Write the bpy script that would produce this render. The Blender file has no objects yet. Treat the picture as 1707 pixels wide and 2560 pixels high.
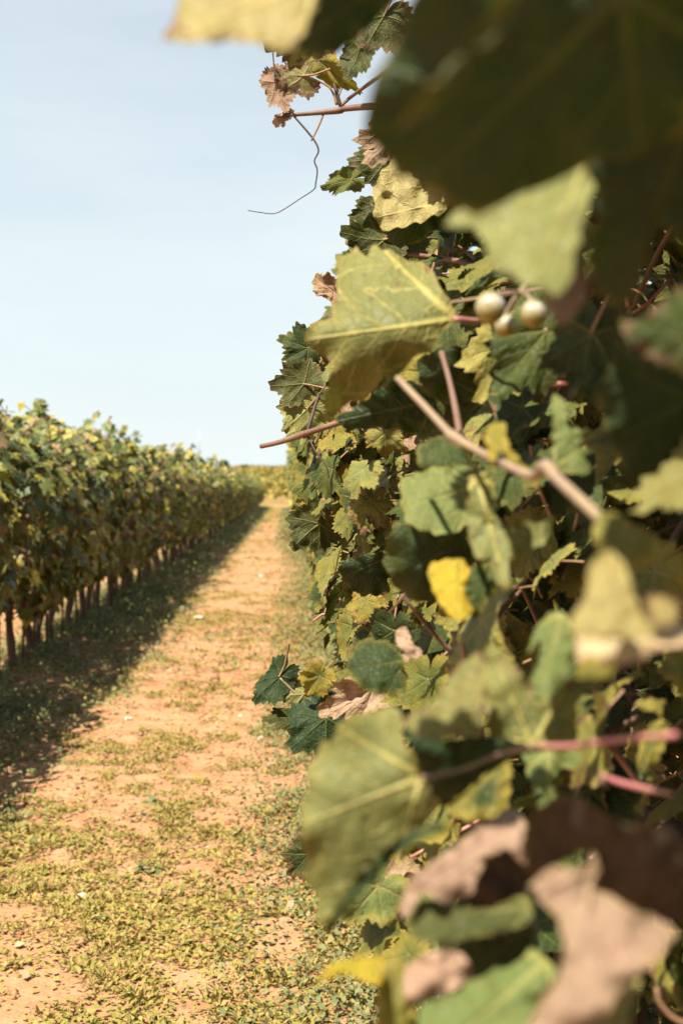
import bpy, math, random
import numpy as np
from mathutils import Vector, Matrix, Quaternion

R = math.radians
rng = np.random.default_rng(7)
random.seed(7)
scene = bpy.context.scene
COL = scene.collection

# ------------------------------------------------------------------ camera
CAM = Vector((0.0, 0.0, 1.30))
YAW, PITCH = R(2.23), R(0.886)
FPX, CX, CY = 3556.0, 853.5, 1280.0          # 50 mm lens, 1707x2560 frame
cd = bpy.data.cameras.new('camera')
cd.sensor_fit = 'VERTICAL'; cd.sensor_height = 36.0; cd.sensor_width = 24.0; cd.lens = 50.0
cd.clip_start = 0.05; cd.clip_end = 8000
cd.dof.use_dof = True; cd.dof.focus_distance = 2.55; cd.dof.aperture_fstop = 6.8; cd.dof.aperture_blades = 0
cam = bpy.data.objects.new('camera', cd); COL.objects.link(cam)
cam.location = CAM; cam.rotation_euler = (math.pi/2 - PITCH, 0, -YAW)
scene.camera = cam
CR = cam.rotation_euler.to_matrix()

# ------------------------------------------------------------------ sun and sky
SUN = Vector((-0.28, -0.42, 0.86)).normalized()      # towards the sun
elev = math.asin(SUN.z); azim = math.atan2(SUN.x, SUN.y)
world = bpy.data.worlds.new('World'); scene.world = world; world.use_nodes = True
wn, wl = world.node_tree.nodes, world.node_tree.links
wn.clear()
sky = wn.new('ShaderNodeTexSky'); sky.sky_type = 'NISHITA'; sky.sun_disc = False
sky.sun_elevation = elev; sky.sun_rotation = azim
sky.air_density = 1.0; sky.dust_density = 1.4; sky.ozone_density = 1.2; sky.altitude = 150
wtc = wn.new('ShaderNodeTexCoord'); wmap = wn.new('ShaderNodeMapping')
wmap.inputs['Scale'].default_value = (2.0, 2.0, 9.0); wmap.inputs['Rotation'].default_value = (0.12, 0.1, 0.3)
wno = wn.new('ShaderNodeTexNoise'); wno.inputs['Scale'].default_value = 1.6; wno.inputs['Detail'].default_value = 5; wno.inputs['Roughness'].default_value = 0.55
wr = wn.new('ShaderNodeMapRange'); wr.inputs[1].default_value = 0.35; wr.inputs[2].default_value = 0.75; wr.inputs[3].default_value = -0.07; wr.inputs[4].default_value = 0.10
wmix = wn.new('ShaderNodeMix'); wmix.data_type = 'RGBA'
wmix.inputs[7].default_value = (6.95, 7.7, 7.75, 1)      # thin veil of high cloud and haze, thicker towards the horizon
wsep = wn.new('ShaderNodeSeparateXYZ'); wel = wn.new('ShaderNodeMapRange'); wel.inputs[1].default_value = 0.0; wel.inputs[2].default_value = 0.75; wel.inputs[3].default_value = 0.90; wel.inputs[4].default_value = 0.32
wadd = wn.new('ShaderNodeMath'); wadd.operation = 'ADD'
wbg = wn.new('ShaderNodeBackground'); wbg.inputs['Strength'].default_value = 0.051
wo = wn.new('ShaderNodeOutputWorld')
wl.new(wtc.outputs['Generated'], wmap.inputs['Vector']); wl.new(wmap.outputs[0], wno.inputs['Vector'])
wl.new(wno.outputs[0], wr.inputs[0]); wl.new(wtc.outputs['Generated'], wsep.inputs[0]); wl.new(wsep.outputs[2], wel.inputs[0])
wl.new(wr.outputs[0], wadd.inputs[0]); wl.new(wel.outputs[0], wadd.inputs[1]); wl.new(wadd.outputs[0], wmix.inputs[0])
wl.new(sky.outputs[0], wmix.inputs[6]); wl.new(wmix.outputs[2], wbg.inputs['Color']); wl.new(wbg.outputs[0], wo.inputs['Surface'])
sd = bpy.data.lights.new('sun', 'SUN'); sd.energy = 5.0; sd.angle = R(0.53); sd.color = (1.0, 0.92, 0.77)
so = bpy.data.objects.new('sun', sd); COL.objects.link(so)
so.rotation_euler = SUN.to_track_quat('Z', 'Y').to_euler(); so.location = (-20, -6, 40)

scene.view_settings.view_transform = 'Standard'; scene.view_settings.look = 'None'
scene.view_settings.gamma = 1.0; scene.view_settings.exposure = 1.38
scene.render.engine = 'CYCLES'
scene.cycles.max_bounces = 4; scene.cycles.diffuse_bounces = 1; scene.cycles.glossy_bounces = 2
scene.cycles.transmission_bounces = 4; scene.cycles.transparent_max_bounces = 4
scene.cycles.use_denoising = True
scene.cycles.caustics_reflective = False; scene.cycles.caustics_refractive = False

# ------------------------------------------------------------------ geometry helpers
def at(px, py, d):
    """world point that lies d metres in front of the lens at photo pixel px, py"""
    return CAM + CR @ Vector(((px-CX)/FPX*d, -(py-CY)/FPX*d, -d))
CRT = np.array(CR).T
def project(P):
    q = (np.asarray(P) - np.array(CAM)) @ np.array(CR)
    d = -q[..., 2]
    dd = np.where(np.abs(d) < 1e-4, 1e-4, d)
    return CX + q[..., 0]/dd*FPX, CY - q[..., 1]/dd*FPX, d

def hash2(ix, iy, s):
    h = (ix.astype(np.int64)*374761393 + iy.astype(np.int64)*668265263 + s*974634777) & 0x7fffffff
    h = ((h ^ (h >> 13)) * 1274126177) & 0x7fffffff
    return ((h ^ (h >> 16)) & 0xffff)/65535.0
def vnoise(x, y, s=0):
    x = np.asarray(x, float); y = np.asarray(y, float)
    ix, iy = np.floor(x), np.floor(y); fx, fy = x-ix, y-iy
    fx = fx*fx*(3-2*fx); fy = fy*fy*(3-2*fy)
    a = hash2(ix, iy, s); b = hash2(ix+1, iy, s); c = hash2(ix, iy+1, s); d = hash2(ix+1, iy+1, s)
    return (a*(1-fx)+b*fx)*(1-fy) + (c*(1-fx)+d*fx)*fy
def fbm(x, y, s=0, o=4):
    t = 0; a = 0.5
    for k in range(o):
        t = t + a*vnoise(x*2**k, y*2**k, s+k*17); a *= 0.5
    return t

def mesh_from(name, V, F, mats=(), smooth=True, uv=None, attrs=None, midx=None):
    """V (n,3); F list of tuples or (m,k) array; uv per vertex (n,2); attrs {name: (n,)}"""
    me = bpy.data.meshes.new(name)
    V = np.asarray(V, np.float32)
    if isinstance(F, np.ndarray):
        m, k = F.shape
        me.vertices.add(len(V)); me.vertices.foreach_set('co', V.ravel())
        me.loops.add(m*k); me.loops.foreach_set('vertex_index', F.astype(np.int32).ravel())
        me.polygons.add(m); me.polygons.foreach_set('loop_start', np.arange(0, m*k, k, dtype=np.int32))
        me.update(calc_edges=True)
    else:
        me.from_pydata(V.tolist(), [], F)
    if smooth: me.polygons.foreach_set('use_smooth', np.ones(len(me.polygons), bool))
    if uv is not None:
        li = np.empty(len(me.loops), np.int32); me.loops.foreach_get('vertex_index', li)
        ul = me.uv_layers.new(name='UVMap'); ul.data.foreach_set('uv', np.asarray(uv, np.float32)[li].ravel())
    for an, av in (attrs or {}).items():
        a = me.attributes.new(an, 'FLOAT', 'POINT'); a.data.foreach_set('value', np.asarray(av, np.float32))
    for m_ in mats: me.materials.append(m_)
    if midx is not None: me.polygons.foreach_set('material_index', np.asarray(midx, np.int32))
    me.update()
    return me

def link(name, data, parent=None, M=None, **props):
    o = bpy.data.objects.new(name, data); COL.objects.link(o)
    if parent is not None: o.parent = parent
    if M is not None: o.matrix_basis = M
    for k, v in props.items(): o[k] = v
    return o

def tube_geo(pts, rad, n=7, caps=True):
    pts = [Vector(p) for p in pts]; V = []; F = []
    T0 = (pts[1]-pts[0]).normalized(); N = T0.orthogonal().normalized()
    for i, p in enumerate(pts):
        T = (pts[min(i+1, len(pts)-1)] - pts[max(i-1, 0)]).normalized()
        N = (N - T*N.dot(T)).normalized(); B = T.cross(N)
        r = rad[i] if hasattr(rad, '__len__') else rad
        for k in range(n):
            a = 2*math.pi*k/n; V.append(p + (N*math.cos(a)+B*math.sin(a))*r)
    for i in range(len(pts)-1):
        for k in range(n):
            F.append((i*n+k, i*n+(k+1) % n, (i+1)*n+(k+1) % n, (i+1)*n+k))
    if caps:
        F.append(tuple(range(n-1, -1, -1))); F.append(tuple((len(pts)-1)*n+k for k in range(n)))
    return [tuple(v) for v in V], F

def smooth_pts(pts, sub=4):
    """Catmull-Rom through pts (tuples of any length)"""
    P = [np.array(p, float) for p in pts]; P = [2*P[0]-P[1]] + P + [2*P[-1]-P[-2]]; out = []
    for i in range(1, len(P)-2):
        for k in range(sub):
            t = k/sub; a, b, c, d = P[i-1], P[i], P[i+1], P[i+2]
            out.append(0.5*((2*b)+(c-a)*t+(2*a-5*b+4*c-d)*t*t+(3*b-a-3*c+d)*t**3))
    out.append(P[-2]); return out

# ------------------------------------------------------------------ materials
class NT:
    def __init__(s, name):
        s.m = bpy.data.materials.new(name); s.m.use_nodes = True
        s.n = s.m.node_tree.nodes; s.l = s.m.node_tree.links; s.n.clear()
        s.out = s.n.new('ShaderNodeOutputMaterial')
    def new(s, t, **kw):
        n = s.n.new(t)
        for k, v in kw.items(): setattr(n, k, v)
        return n
    def put(s, sock, v):
        if isinstance(v, (int, float)): sock.default_value = v
        elif isinstance(v, tuple): sock.default_value = v if len(v) != 3 or sock.type != 'RGBA' else (*v, 1)
        else: s.l.new(v, sock)
    def math(s, op, a, b=0.0, c=None, clamp=False):
        n = s.new('ShaderNodeMath', operation=op, use_clamp=clamp)
        s.put(n.inputs[0], a); s.put(n.inputs[1], b)
        if c is not None: s.put(n.inputs[2], c)
        return n.outputs[0]
    def mix(s, f, a, b, mode='MIX'):
        n = s.new('ShaderNodeMix', data_type='RGBA', blend_type=mode)
        s.put(n.inputs[0], f); s.put(n.inputs[6], a); s.put(n.inputs[7], b); return n.outputs[2]
    def rng(s, v, a, b, c=0.0, d=1.0, smooth=False):
        n = s.new('ShaderNodeMapRange', interpolation_type='SMOOTHSTEP' if smooth else 'LINEAR')
        for i, x in enumerate((v, a, b, c, d)): s.put(n.inputs[i], x)
        return n.outputs[0]
    def noise(s, vec, scale, detail=3, rough=0.5, off=None):
        n = s.new('ShaderNodeTexNoise'); s.put(n.inputs['Vector'], vec)
        n.inputs['Scale'].default_value = scale; n.inputs['Detail'].default_value = detail; n.inputs['Roughness'].default_value = rough
        return n.outputs[0]

def leaf_material(name, ca, cb, cc, under, vein, brown, brown_amt, trans, dry=0.0, backmix=0.62):
    t = NT(name)
    uv = t.new('ShaderNodeUVMap', uv_map='UVMap').outputs[0]
    sep = t.new('ShaderNodeSeparateXYZ'); t.put(sep.inputs[0], uv)
    oi = t.new('ShaderNodeObjectInfo')
    at_r = t.new('ShaderNodeAttribute', attribute_name='leaf_rnd').outputs['Fac']
    edge = t.new('ShaderNodeAttribute', attribute_name='edge').outputs['Fac']
    rnd = t.math('FRACT', t.math('ADD', oi.outputs['Random'], at_r))
    rnd2 = t.math('FRACT', t.math('MULTIPLY', rnd, 17.31)); rnd3 = t.math('FRACT', t.math('MULTIPLY', rnd, 91.7))
    x = t.math('ABSOLUTE', sep.outputs[0]); y = sep.outputs[1]
    th = t.math('ARCTAN2', x, y)
    r = t.math('SQRT', t.math('ADD', t.math('MULTIPLY', x, x), t.math('MULTIPLY', y, y)))
    dm = t.math('MINIMUM', th, t.math('ABSOLUTE', t.math('SUBTRACT', th, 0.91)))
    dm = t.math('MINIMUM', dm, t.math('ABSOLUTE', t.math('SUBTRACT', th, 1.83)))
    p = t.math('MULTIPLY', r, t.math('SINE', dm)); s = t.math('MULTIPLY', r, t.math('COSINE', dm))
    wob = t.noise(uv, 3.1, 3, 0.6)
    p = t.math('ABSOLUTE', t.math('ADD', p, t.math('MULTIPLY', t.math('SUBTRACT', wob, 0.5), 0.05)))
    s2 = t.math('ADD', s, t.math('MULTIPLY', wob, 0.35))
    wid = t.math('MAXIMUM', t.math('MULTIPLY_ADD', s, -0.028, 0.036), 0.009)
    main = t.math('SUBTRACT', 1.0, t.math('DIVIDE', p, wid), clamp=True)
    q = t.math('ABSOLUTE', t.math('SUBTRACT', t.math('FRACT', t.math('MULTIPLY', t.math('MULTIPLY_ADD', p, -0.85, s2), 5.2)), 0.5))
    sec = t.rng(q, 0.0, 0.085, 1.0, 0.0)
    # position of the leaf in the noise differs from leaf to leaf
    comb = t.new('ShaderNodeCombineXYZ'); t.put(comb.inputs[0], t.math('MULTIPLY', rnd, 37.0)); t.put(comb.inputs[1], t.math('MULTIPLY', rnd2, 23.0)); 
    vv = t.new('ShaderNodeVectorMath', operation='ADD'); t.put(vv.inputs[0], uv); t.put(vv.inputs[1], comb.outputs[0]); nv = vv.outputs[0]
    vor = t.new('ShaderNodeTexVoronoi', feature='DISTANCE_TO_EDGE'); t.put(vor.inputs['Vector'], uv); vor.inputs['Scale'].default_value = 13
    ret = t.rng(vor.outputs['Distance'], 0.0, 0.10, 1.0, 0.0)
    veinf = t.math('MAXIMUM', main, t.math('MULTIPLY', sec, 0.55)); 
    n1 = t.noise(nv, 1.7, 4, 0.6); n2 = t.noise(nv, 6.0, 4, 0.65); n3 = t.noise(nv, 26, 2, 0.6)
    base = t.mix(t.rng(t.math('ADD', rnd, t.math('SUBTRACT', n1, 0.5)), 0.25, 0.85), ca, cb)
    yel = t.rng(t.math('ADD', t.math('MULTIPLY', edge, 0.45), t.math('ADD', t.math('MULTIPLY', n1, 0.8), t.math('MULTIPLY', rnd2, 0.55))), 0.85, 1.35, smooth=True)
    base = t.mix(yel, base, cc)
    base = t.mix(t.rng(n3, 0.35, 0.7, 0.0, 0.35), base, t.mix(0.5, base, (0.0, 0.0, 0.0)))
    back = t.new('ShaderNodeNewGeometry').outputs['Backfacing']
    base = t.mix(t.math('MULTIPLY', back, backmix), base, under)
    vs = t.math('MULTIPLY', veinf, t.math('MULTIPLY_ADD', back, 0.35, 0.58))
    base = t.mix(vs, base, vein)
    base = t.mix(t.math('MULTIPLY', ret, 0.11), base, t.mix(0.5, base, vein))
    bt = t.math('ADD', t.math('MULTIPLY', edge, 0.30), t.math('MULTIPLY', n2, 1.0))
    thr = t.math('MULTIPLY_ADD', t.math('POWER', rnd3, 2.0), -brown_amt, 1.06)
    bm = t.rng(t.math('SUBTRACT', bt, thr), -0.02, 0.07, smooth=True)
    rim = t.rng(t.math('ADD', edge, t.math('MULTIPLY', t.math('SUBTRACT', n2, 0.5), 0.5)), 0.90, 1.06, 0.0, 0.75, smooth=True)
    base = t.mix(t.math('MULTIPLY', rim, rnd2), base, t.mix(n1, (0.27, 0.20, 0.03), brown))
    vd = t.new('ShaderNodeTexVoronoi'); t.put(vd.inputs['Vector'], nv); vd.inputs['Scale'].default_value = 5.5
    spot = t.rng(vd.outputs['Distance'], t.math('MULTIPLY', n1, 0.10), t.math('MULTIPLY', n1, 0.22), 0.8, 0.0)
    base = t.mix(t.math('MULTIPLY', spot, t.rng(rnd3, 0.3, 0.7)), base, tuple(c*0.6 for c in brown))
    bcol = t.mix(n3, brown, tuple(c*0.45 for c in brown))
    base = t.mix(bm, base, bcol)
    bump = t.new('ShaderNodeBump'); bump.inputs['Strength'].default_value = 0.55; bump.inputs['Distance'].default_value = 0.005
    hgt = t.math('SUBTRACT', t.math('MULTIPLY', n2, 0.8 + dry), t.math('ADD', t.math('MULTIPLY', veinf, 0.8), t.math('MULTIPLY', ret, 0.22)))
    t.put(bump.inputs['Height'], hgt)
    pr = t.new('ShaderNodeBsdfPrincipled'); t.put(pr.inputs['Base Color'], base)
    pr.inputs['Roughness'].default_value = 0.52 + 0.25*dry; pr.inputs['Specular IOR Level'].default_value = 0.20 - 0.1*dry
    t.put(pr.inputs['Normal'], bump.outputs[0])
    tr = t.new('ShaderNodeBsdfTranslucent'); t.put(tr.inputs['Color'], t.mix(1.0, base, (0.75, 0.95, 0.25), 'MULTIPLY')); t.put(tr.inputs['Normal'], bump.outputs[0])
    ms = t.new('ShaderNodeMixShader'); ms.inputs[0].default_value = trans
    t.l.new(pr.outputs[0], ms.inputs[1]); t.l.new(tr.outputs[0], ms.inputs[2]); t.l.new(ms.outputs[0], t.out.inputs['Surface'])
    return t.m

UND = (0.175, 0.1645, 0.07); VEIN = (0.252, 0.21, 0.077); BRN = (0.182, 0.1015, 0.0595)
M_GREEN = leaf_material('vine_leaf_green', (0.022, 0.040, 0.008), (0.078, 0.098, 0.018), (0.19, 0.155, 0.024), (0.044, 0.052, 0.014), (0.14, 0.135, 0.04), BRN, 0.34, 0.16, backmix=0.9)
M_YELLOW = leaf_material('vine_leaf_yellowing', (0.105, 0.119, 0.0245), (0.189, 0.175, 0.035), (0.294, 0.224, 0.028), (0.217, 0.196, 0.07), VEIN, BRN, 0.42, 0.26)
M_PALE = leaf_material('vine_leaf_pale', (0.105, 0.135, 0.038), (0.175, 0.185, 0.055), (0.25, 0.215, 0.048), (0.20, 0.20, 0.07), (0.33, 0.29, 0.095), BRN, 0.34, 0.16)
M_DRY = leaf_material('vine_leaf_dry', (0.29, 0.178, 0.118), (0.36, 0.24, 0.165), (0.25, 0.175, 0.09), (0.21, 0.14, 0.10), (0.27, 0.18, 0.12), (0.17, 0.105, 0.075), 0.25, 0.07, dry=0.8)
M_GOLD = leaf_material('vine_leaf_gold', (0.28, 0.231, 0.021), (0.364, 0.28, 0.021), (0.406, 0.266, 0.0175), (0.294, 0.238, 0.042), (0.385, 0.315, 0.07), BRN, 0.3, 0.25)
M_GREEN_SHADE = leaf_material('vine_leaf_green_shade', (0.013, 0.030, 0.008), (0.024, 0.042, 0.011), (0.045, 0.060, 0.012), (0.017, 0.034, 0.010), (0.06, 0.075, 0.022), (0.05, 0.035, 0.018), 0.1, 0.10, backmix=.8)  # green leaf with shade put into its colour, for leaves in shadow
M_TAN = leaf_material('vine_leaf_tan', (0.21, 0.185, 0.06), (0.27, 0.22, 0.08), (0.30, 0.225, 0.055), (0.25, 0.21, 0.085), (0.38, 0.30, 0.11), BRN, 0.6, 0.16)
M_CREAM = leaf_material('vine_leaf_cream', (0.42, 0.34, 0.17), (0.47, 0.38, 0.22), (0.42, 0.27, 0.16), (0.40, 0.30, 0.19), (0.45, 0.36, 0.2), (0.40, 0.23, 0.16), 0.5, 0.12, dry=.4)
M_OLIVE = leaf_material('vine_leaf_olive', (0.085, 0.105, 0.026), (0.13, 0.138, 0.038), (0.22, 0.19, 0.04), (0.125, 0.132, 0.044), (0.40, 0.345, 0.11), BRN, 0.26, 0.16)
M_DRY_SHADE = leaf_material('vine_leaf_dry_shade', (0.050, 0.034, 0.028), (0.075, 0.052, 0.042), (0.07, 0.05, 0.03), (0.055, 0.038, 0.032), (0.09, 0.065, 0.05), (0.035, 0.024, 0.02), 0.4, 0.05, dry=.8)  # dry leaf colour darkened to stand for the shade it hangs in
def canopy_material():
    t = NT('vine_leaf_row')
    oi = t.new('ShaderNodeObjectInfo').outputs['Random']; ar = t.new('ShaderNodeAttribute', attribute_name='leaf_rnd').outputs['Fac']
    edge = t.new('ShaderNodeAttribute', attribute_name='edge').outputs['Fac']
    r1 = t.math('FRACT', t.math('ADD', oi, ar)); r2 = t.math('FRACT', t.math('MULTIPLY', r1, 17.31)); r3 = t.math('FRACT', t.math('MULTIPLY', r1, 91.7))
    uv = t.new('ShaderNodeUVMap', uv_map='UVMap').outputs[0]
    sp = t.new('ShaderNodeSeparateXYZ'); t.put(sp.inputs[0], uv)
    c = t.mix(r1, (0.022, 0.040, 0.010), (0.155, 0.175, 0.036))
    c = t.mix(t.rng(t.math('ADD', r2, t.math('MULTIPLY', edge, .25)), .75, 1.2), c, (0.40, 0.33, 0.05))
    mid = t.rng(t.math('ABSOLUTE', sp.outputs[0]), 0.0, .04, .5, 0.0)
    c = t.mix(mid, c, (0.21, 0.182, 0.07))
    c = t.mix(t.rng(t.math('ADD', r3, t.math('MULTIPLY', edge, .12)), .98, 1.06), c, (0.196, 0.112, 0.063))
    back = t.new('ShaderNodeNewGeometry').outputs['Backfacing']
    c = t.mix(t.math('MULTIPLY', back, .5), c, (0.105, 0.105, 0.042))
    pr = t.new('ShaderNodeBsdfPrincipled'); t.put(pr.inputs['Base Color'], c); pr.inputs['Roughness'].default_value = .5; pr.inputs['Specular IOR Level'].default_value = .4
    tr = t.new('ShaderNodeBsdfTranslucent'); t.put(tr.inputs['Color'], t.mix(1.0, c, (.8, .95, .3), 'MULTIPLY'))
    ms = t.new('ShaderNodeMixShader'); ms.inputs[0].default_value = .24
    t.l.new(pr.outputs[0], ms.inputs[1]); t.l.new(tr.outputs[0], ms.inputs[2]); t.l.new(ms.outputs[0], t.out.inputs['Surface']); return t.m
M_CANOPY = canopy_material()

def simple_mat(name, c1, c2, scale=20, rough=0.7, bump=0.4, bdist=0.004, stretch=(1, 1, 1), spec=0.3, detail=5, per_obj=0.0):
    t = NT(name)
    tc = t.new('ShaderNodeTexCoord'); mp = t.new('ShaderNodeMapping'); mp.inputs['Scale'].default_value = stretch
    t.put(mp.inputs[0], tc.outputs['Object'])
    n = t.noise(mp.outputs[0], scale, detail, 0.6)
    c = t.mix(t.rng(n, 0.32, 0.68), c1, c2)
    if per_obj:
        r_ = t.new('ShaderNodeObjectInfo').outputs['Random']
        c = t.mix(t.math('MULTIPLY', r_, per_obj), c, tuple(v*0.45 for v in c1))
    b = t.new('ShaderNodeBump'); b.inputs['Strength'].default_value = bump; b.inputs['Distance'].default_value = bdist; t.put(b.inputs['Height'], n)
    pr = t.new('ShaderNodeBsdfPrincipled'); t.put(pr.inputs['Base Color'], c); pr.inputs['Roughness'].default_value = rough
    pr.inputs['Specular IOR Level'].default_value = spec; t.put(pr.inputs['Normal'], b.outputs[0])
    t.l.new(pr.outputs[0], t.out.inputs['Surface']); return t.m
M_PETIOLE = simple_mat('petiole', (0.255, 0.1125, 0.0825), (0.2475, 0.18, 0.075), 25, 0.5, 0.15)
M_PINK = simple_mat('pink_petiole', (0.34, 0.105, 0.12), (0.34, 0.22, 0.13), 16, 0.5, 0.15)
M_CANE = simple_mat('vine_cane', (0.1875, 0.1125, 0.075), (0.1275, 0.06375, 0.045), 30, 0.6, 0.4, 0.003, (1, 1, 1), per_obj=0.5)
M_CANE_PALE = simple_mat('vine_cane_pale', (0.22, 0.145, 0.115), (0.25, 0.19, 0.10), 60, 0.6, 0.6, 0.003)
M_TENDRIL = simple_mat('tendril', (0.0375, 0.02625, 0.0225), (0.075, 0.045, 0.03), 30, 0.6, 0.2)
M_BARK = simple_mat('vine_bark', (0.05625, 0.0375, 0.02625), (0.12, 0.0825, 0.05625), 9, 0.9, 1.0, 0.02, (3, 3, 0.5))
M_STONE = simple_mat('limestone', (0.40, 0.33, 0.24), (0.50, 0.44, 0.35), 14, 0.85, 0.5, 0.01)
M_POLE = simple_mat('painted_pole', (0.46, 0.46, 0.46), (0.40, 0.41, 0.41), 2, 0.5, 0.05)

def weed_material(name, ca, cb, cc, trans=0.2):
    t = NT(name)
    r_ = t.new('ShaderNodeAttribute', attribute_name='leaf_rnd').outputs['Fac']
    r2 = t.math('FRACT', t.math('MULTIPLY', r_, 13.7))
    g = t.new('ShaderNodeTexCoord').outputs['Object']
    n = t.noise(g, 0.9, 4)
    c = t.mix(t.rng(t.math('ADD', r_, t.math('SUBTRACT', n, 0.5)), 0.1, 0.9), ca, cb)
    c = t.mix(t.rng(r2, 0.62, 0.95), c, cc)
    pr = t.new('ShaderNodeBsdfPrincipled'); t.put(pr.inputs['Base Color'], c); pr.inputs['Roughness'].default_value = 0.6; pr.inputs['Specular IOR Level'].default_value = 0.25
    tr = t.new('ShaderNodeBsdfTranslucent'); t.put(tr.inputs['Color'], c)
    ms = t.new('ShaderNodeMixShader'); ms.inputs[0].default_value = trans
    t.l.new(pr.outputs[0], ms.inputs[1]); t.l.new(tr.outputs[0], ms.inputs[2]); t.l.new(ms.outputs[0], t.out.inputs['Surface']); return t.m
M_WEED = weed_material('aisle_weeds', (0.1998, 0.185, 0.0407), (0.3182, 0.2516, 0.0629), (0.3404, 0.1998, 0.0814))
M_WEEDG = weed_material('green_weeds', (0.0962, 0.1221, 0.0444), (0.185, 0.1924, 0.0814), (0.2442, 0.2072, 0.074))
M_STRAW = weed_material('straw', (0.3108, 0.2146, 0.1184), (0.37, 0.2738, 0.1628), (0.222, 0.1258, 0.074), 0.05)
M_FARVINE = weed_material('far_vines', (0.13, 0.125, 0.03), (0.25, 0.20, 0.045), (0.31, 0.23, 0.045))

def soil_material():
    t = NT('red_soil')
    g = t.new('ShaderNodeTexCoord').outputs['Object']
    n1 = t.noise(g, 0.7, 5, 0.6); n2 = t.noise(g, 7, 6, 0.65); n3 = t.noise(g, 60, 4, 0.6)
    c = t.mix(t.rng(n1, 0.35, 0.65), (0.3478, 0.185, 0.0925), (0.2738, 0.1406, 0.0666))
    c = t.mix(t.rng(n2, 0.42, 0.72), c, (0.3996, 0.2479, 0.1406))
    c = t.mix(t.rng(n3, 0.55, 0.75, 0, 0.55), c, (0.1702, 0.0777, 0.0407))
    sp = t.new('ShaderNodeSeparateXYZ'); t.put(sp.inputs[0], g)
    # the crop rows farther off hide the soil under yellow-green cover
    far = t.rng(sp.outputs[1], 45, 120, 0.0, 0.85)
    c = t.mix(t.math('MULTIPLY', far, t.rng(n1, 0.3, 0.55)), c, (0.1924, 0.1554, 0.0444))
    h = t.math('ADD', t.math('MULTIPLY', n2, 0.7), t.math('MULTIPLY', n3, 0.35))
    b = t.new('ShaderNodeBump'); b.inputs['Strength'].default_value = 0.8; b.inputs['Distance'].default_value = 0.03; t.put(b.inputs['Height'], h)
    pr = t.new('ShaderNodeBsdfPrincipled'); t.put(pr.inputs['Base Color'], c); pr.inputs['Roughness'].default_value = 0.95; pr.inputs['Specular IOR Level'].default_value = 0.1
    t.put(pr.inputs['Normal'], b.outputs[0]); t.l.new(pr.outputs[0], t.out.inputs['Surface']); return t.m
M_SOIL = soil_material()

# ------------------------------------------------------------------ ground
def smoothstep(a, b, x):
    t = np.clip((x-a)/(b-a), 0, 1); return t*t*(3-2*t)
def ground_z(x, y, fine=True):
    x = np.asarray(x, float); y = np.asarray(y, float)
    z = 6.3*smoothstep(95, 430, y) - 6*smoothstep(470, 900, y)
    z = z + 0.05*(fbm(x*0.5, y*0.35, 3, 2)-0.4)*smoothstep(0, 6, y+3)
    if fine:
        z = z + (0.05*(fbm(x*3, y*3, 5, 3)-0.44) + 0.022*(vnoise(x*11, y*11, 9)-0.5)) * (1-smoothstep(30, 60, y))
    # shallow wheel hollows along the aisle, low banks under the rows
    z = z + 0.05*np.exp(-((x-0.5)/0.3)**2) + 0.05*np.exp(-((x+1.9)/0.32)**2)
    return z
xs = np.concatenate([-np.geomspace(700, 4.2, 26), np.arange(-4, 1.6, 0.055), np.geomspace(1.75, 700, 26)])
ys = np.concatenate([np.linspace(-60, 1.5, 14), np.arange(1.8, 12, 0.06), np.geomspace(12.1, 1100, 190)])
gx, gy = np.meshgrid(xs, ys); gz = ground_z(gx, gy)
V = np.stack([gx, gy, gz], -1).reshape(-1, 3); nx, ny = len(xs), len(ys)
ii = (np.arange(ny-1)[:, None]*nx + np.arange(nx-1)[None]).ravel()
link('ground', mesh_from('ground', V, np.stack([ii, ii+1, ii+nx+1, ii+nx], -1), [M_SOIL]), kind='structure')

# ------------------------------------------------------------------ leaf shapes
KEY_T = np.array([0, 14, 27, 40, 52, 64, 80, 93, 105, 120, 138, 155, 168, 176, 180.0])
KEY_R = np.array([1.0, .80, .68, .80, .90, .78, .62, .70, .75, .66, .62, .56, .44, .26, .05])
def leaf_flat(n_half, teeth, rings, seed, lob=1.0, tooth=0.15):
    """grape leaf in the XY plane, petiole joint at the origin, tip on +Y. returns V(flat), F, edge"""
    g = np.random.default_rng(seed)
    th = np.linspace(0, 180, n_half+1)
    out_th, out_r = [], []
    for side in (1, -1):
        kr = KEY_R*(1+g.normal(0, .045, len(KEY_R))); kr[0] = 1; kr[-1] = .05
        kr = np.where(kr > 0, kr, .05)
        mid = np.interp(KEY_T, [0, 105, 180], [.9, .74, .3]); kr = mid + (kr-mid)*lob; kr[-1] = .05
        r = np.interp(th, KEY_T, kr)
        if teeth:
            ph = (th/180*teeth + g.uniform(0, .2)) % 1.0
            saw = np.where(ph < .68, ph/.68, (1-ph)/.32)
            r = r*(1 + tooth*(saw-.5)*(1+.5*g.standard_normal(1)[0]*0)*np.clip((176-th)/20, 0, 1))
        out_th.append(np.radians(th)*side); out_r.append(r)
    tt = np.concatenate([out_th[0], out_th[1][1:-1][::-1]]); rr = np.concatenate([out_r[0], out_r[1][1:-1][::-1]])
    N = len(tt); V = [(0, 0)]; E = [0.0]
    for f in rings:
        V += list(zip(rr*f*np.sin(tt), rr*f*np.cos(tt))); E += [f]*N
    F = [(0, 1+k, 1+(k+1) % N) for k in range(N)]
    # quads split into triangles for a mesh of triangles only; the sinus stays open
    F = [f for f in F]
    for j in range(len(rings)-1):
        a = 1+j*N; b = a+N
        for k in range(N):
            k2 = (k+1) % N
            F += [(a+k, b+k, b+k2), (a+k, b+k2, a+k2)]
    F = np.array(F)
    F = F[:, ::-1]                      # upper side is +Z
    return np.array(V, float), F, np.array(E)

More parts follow.
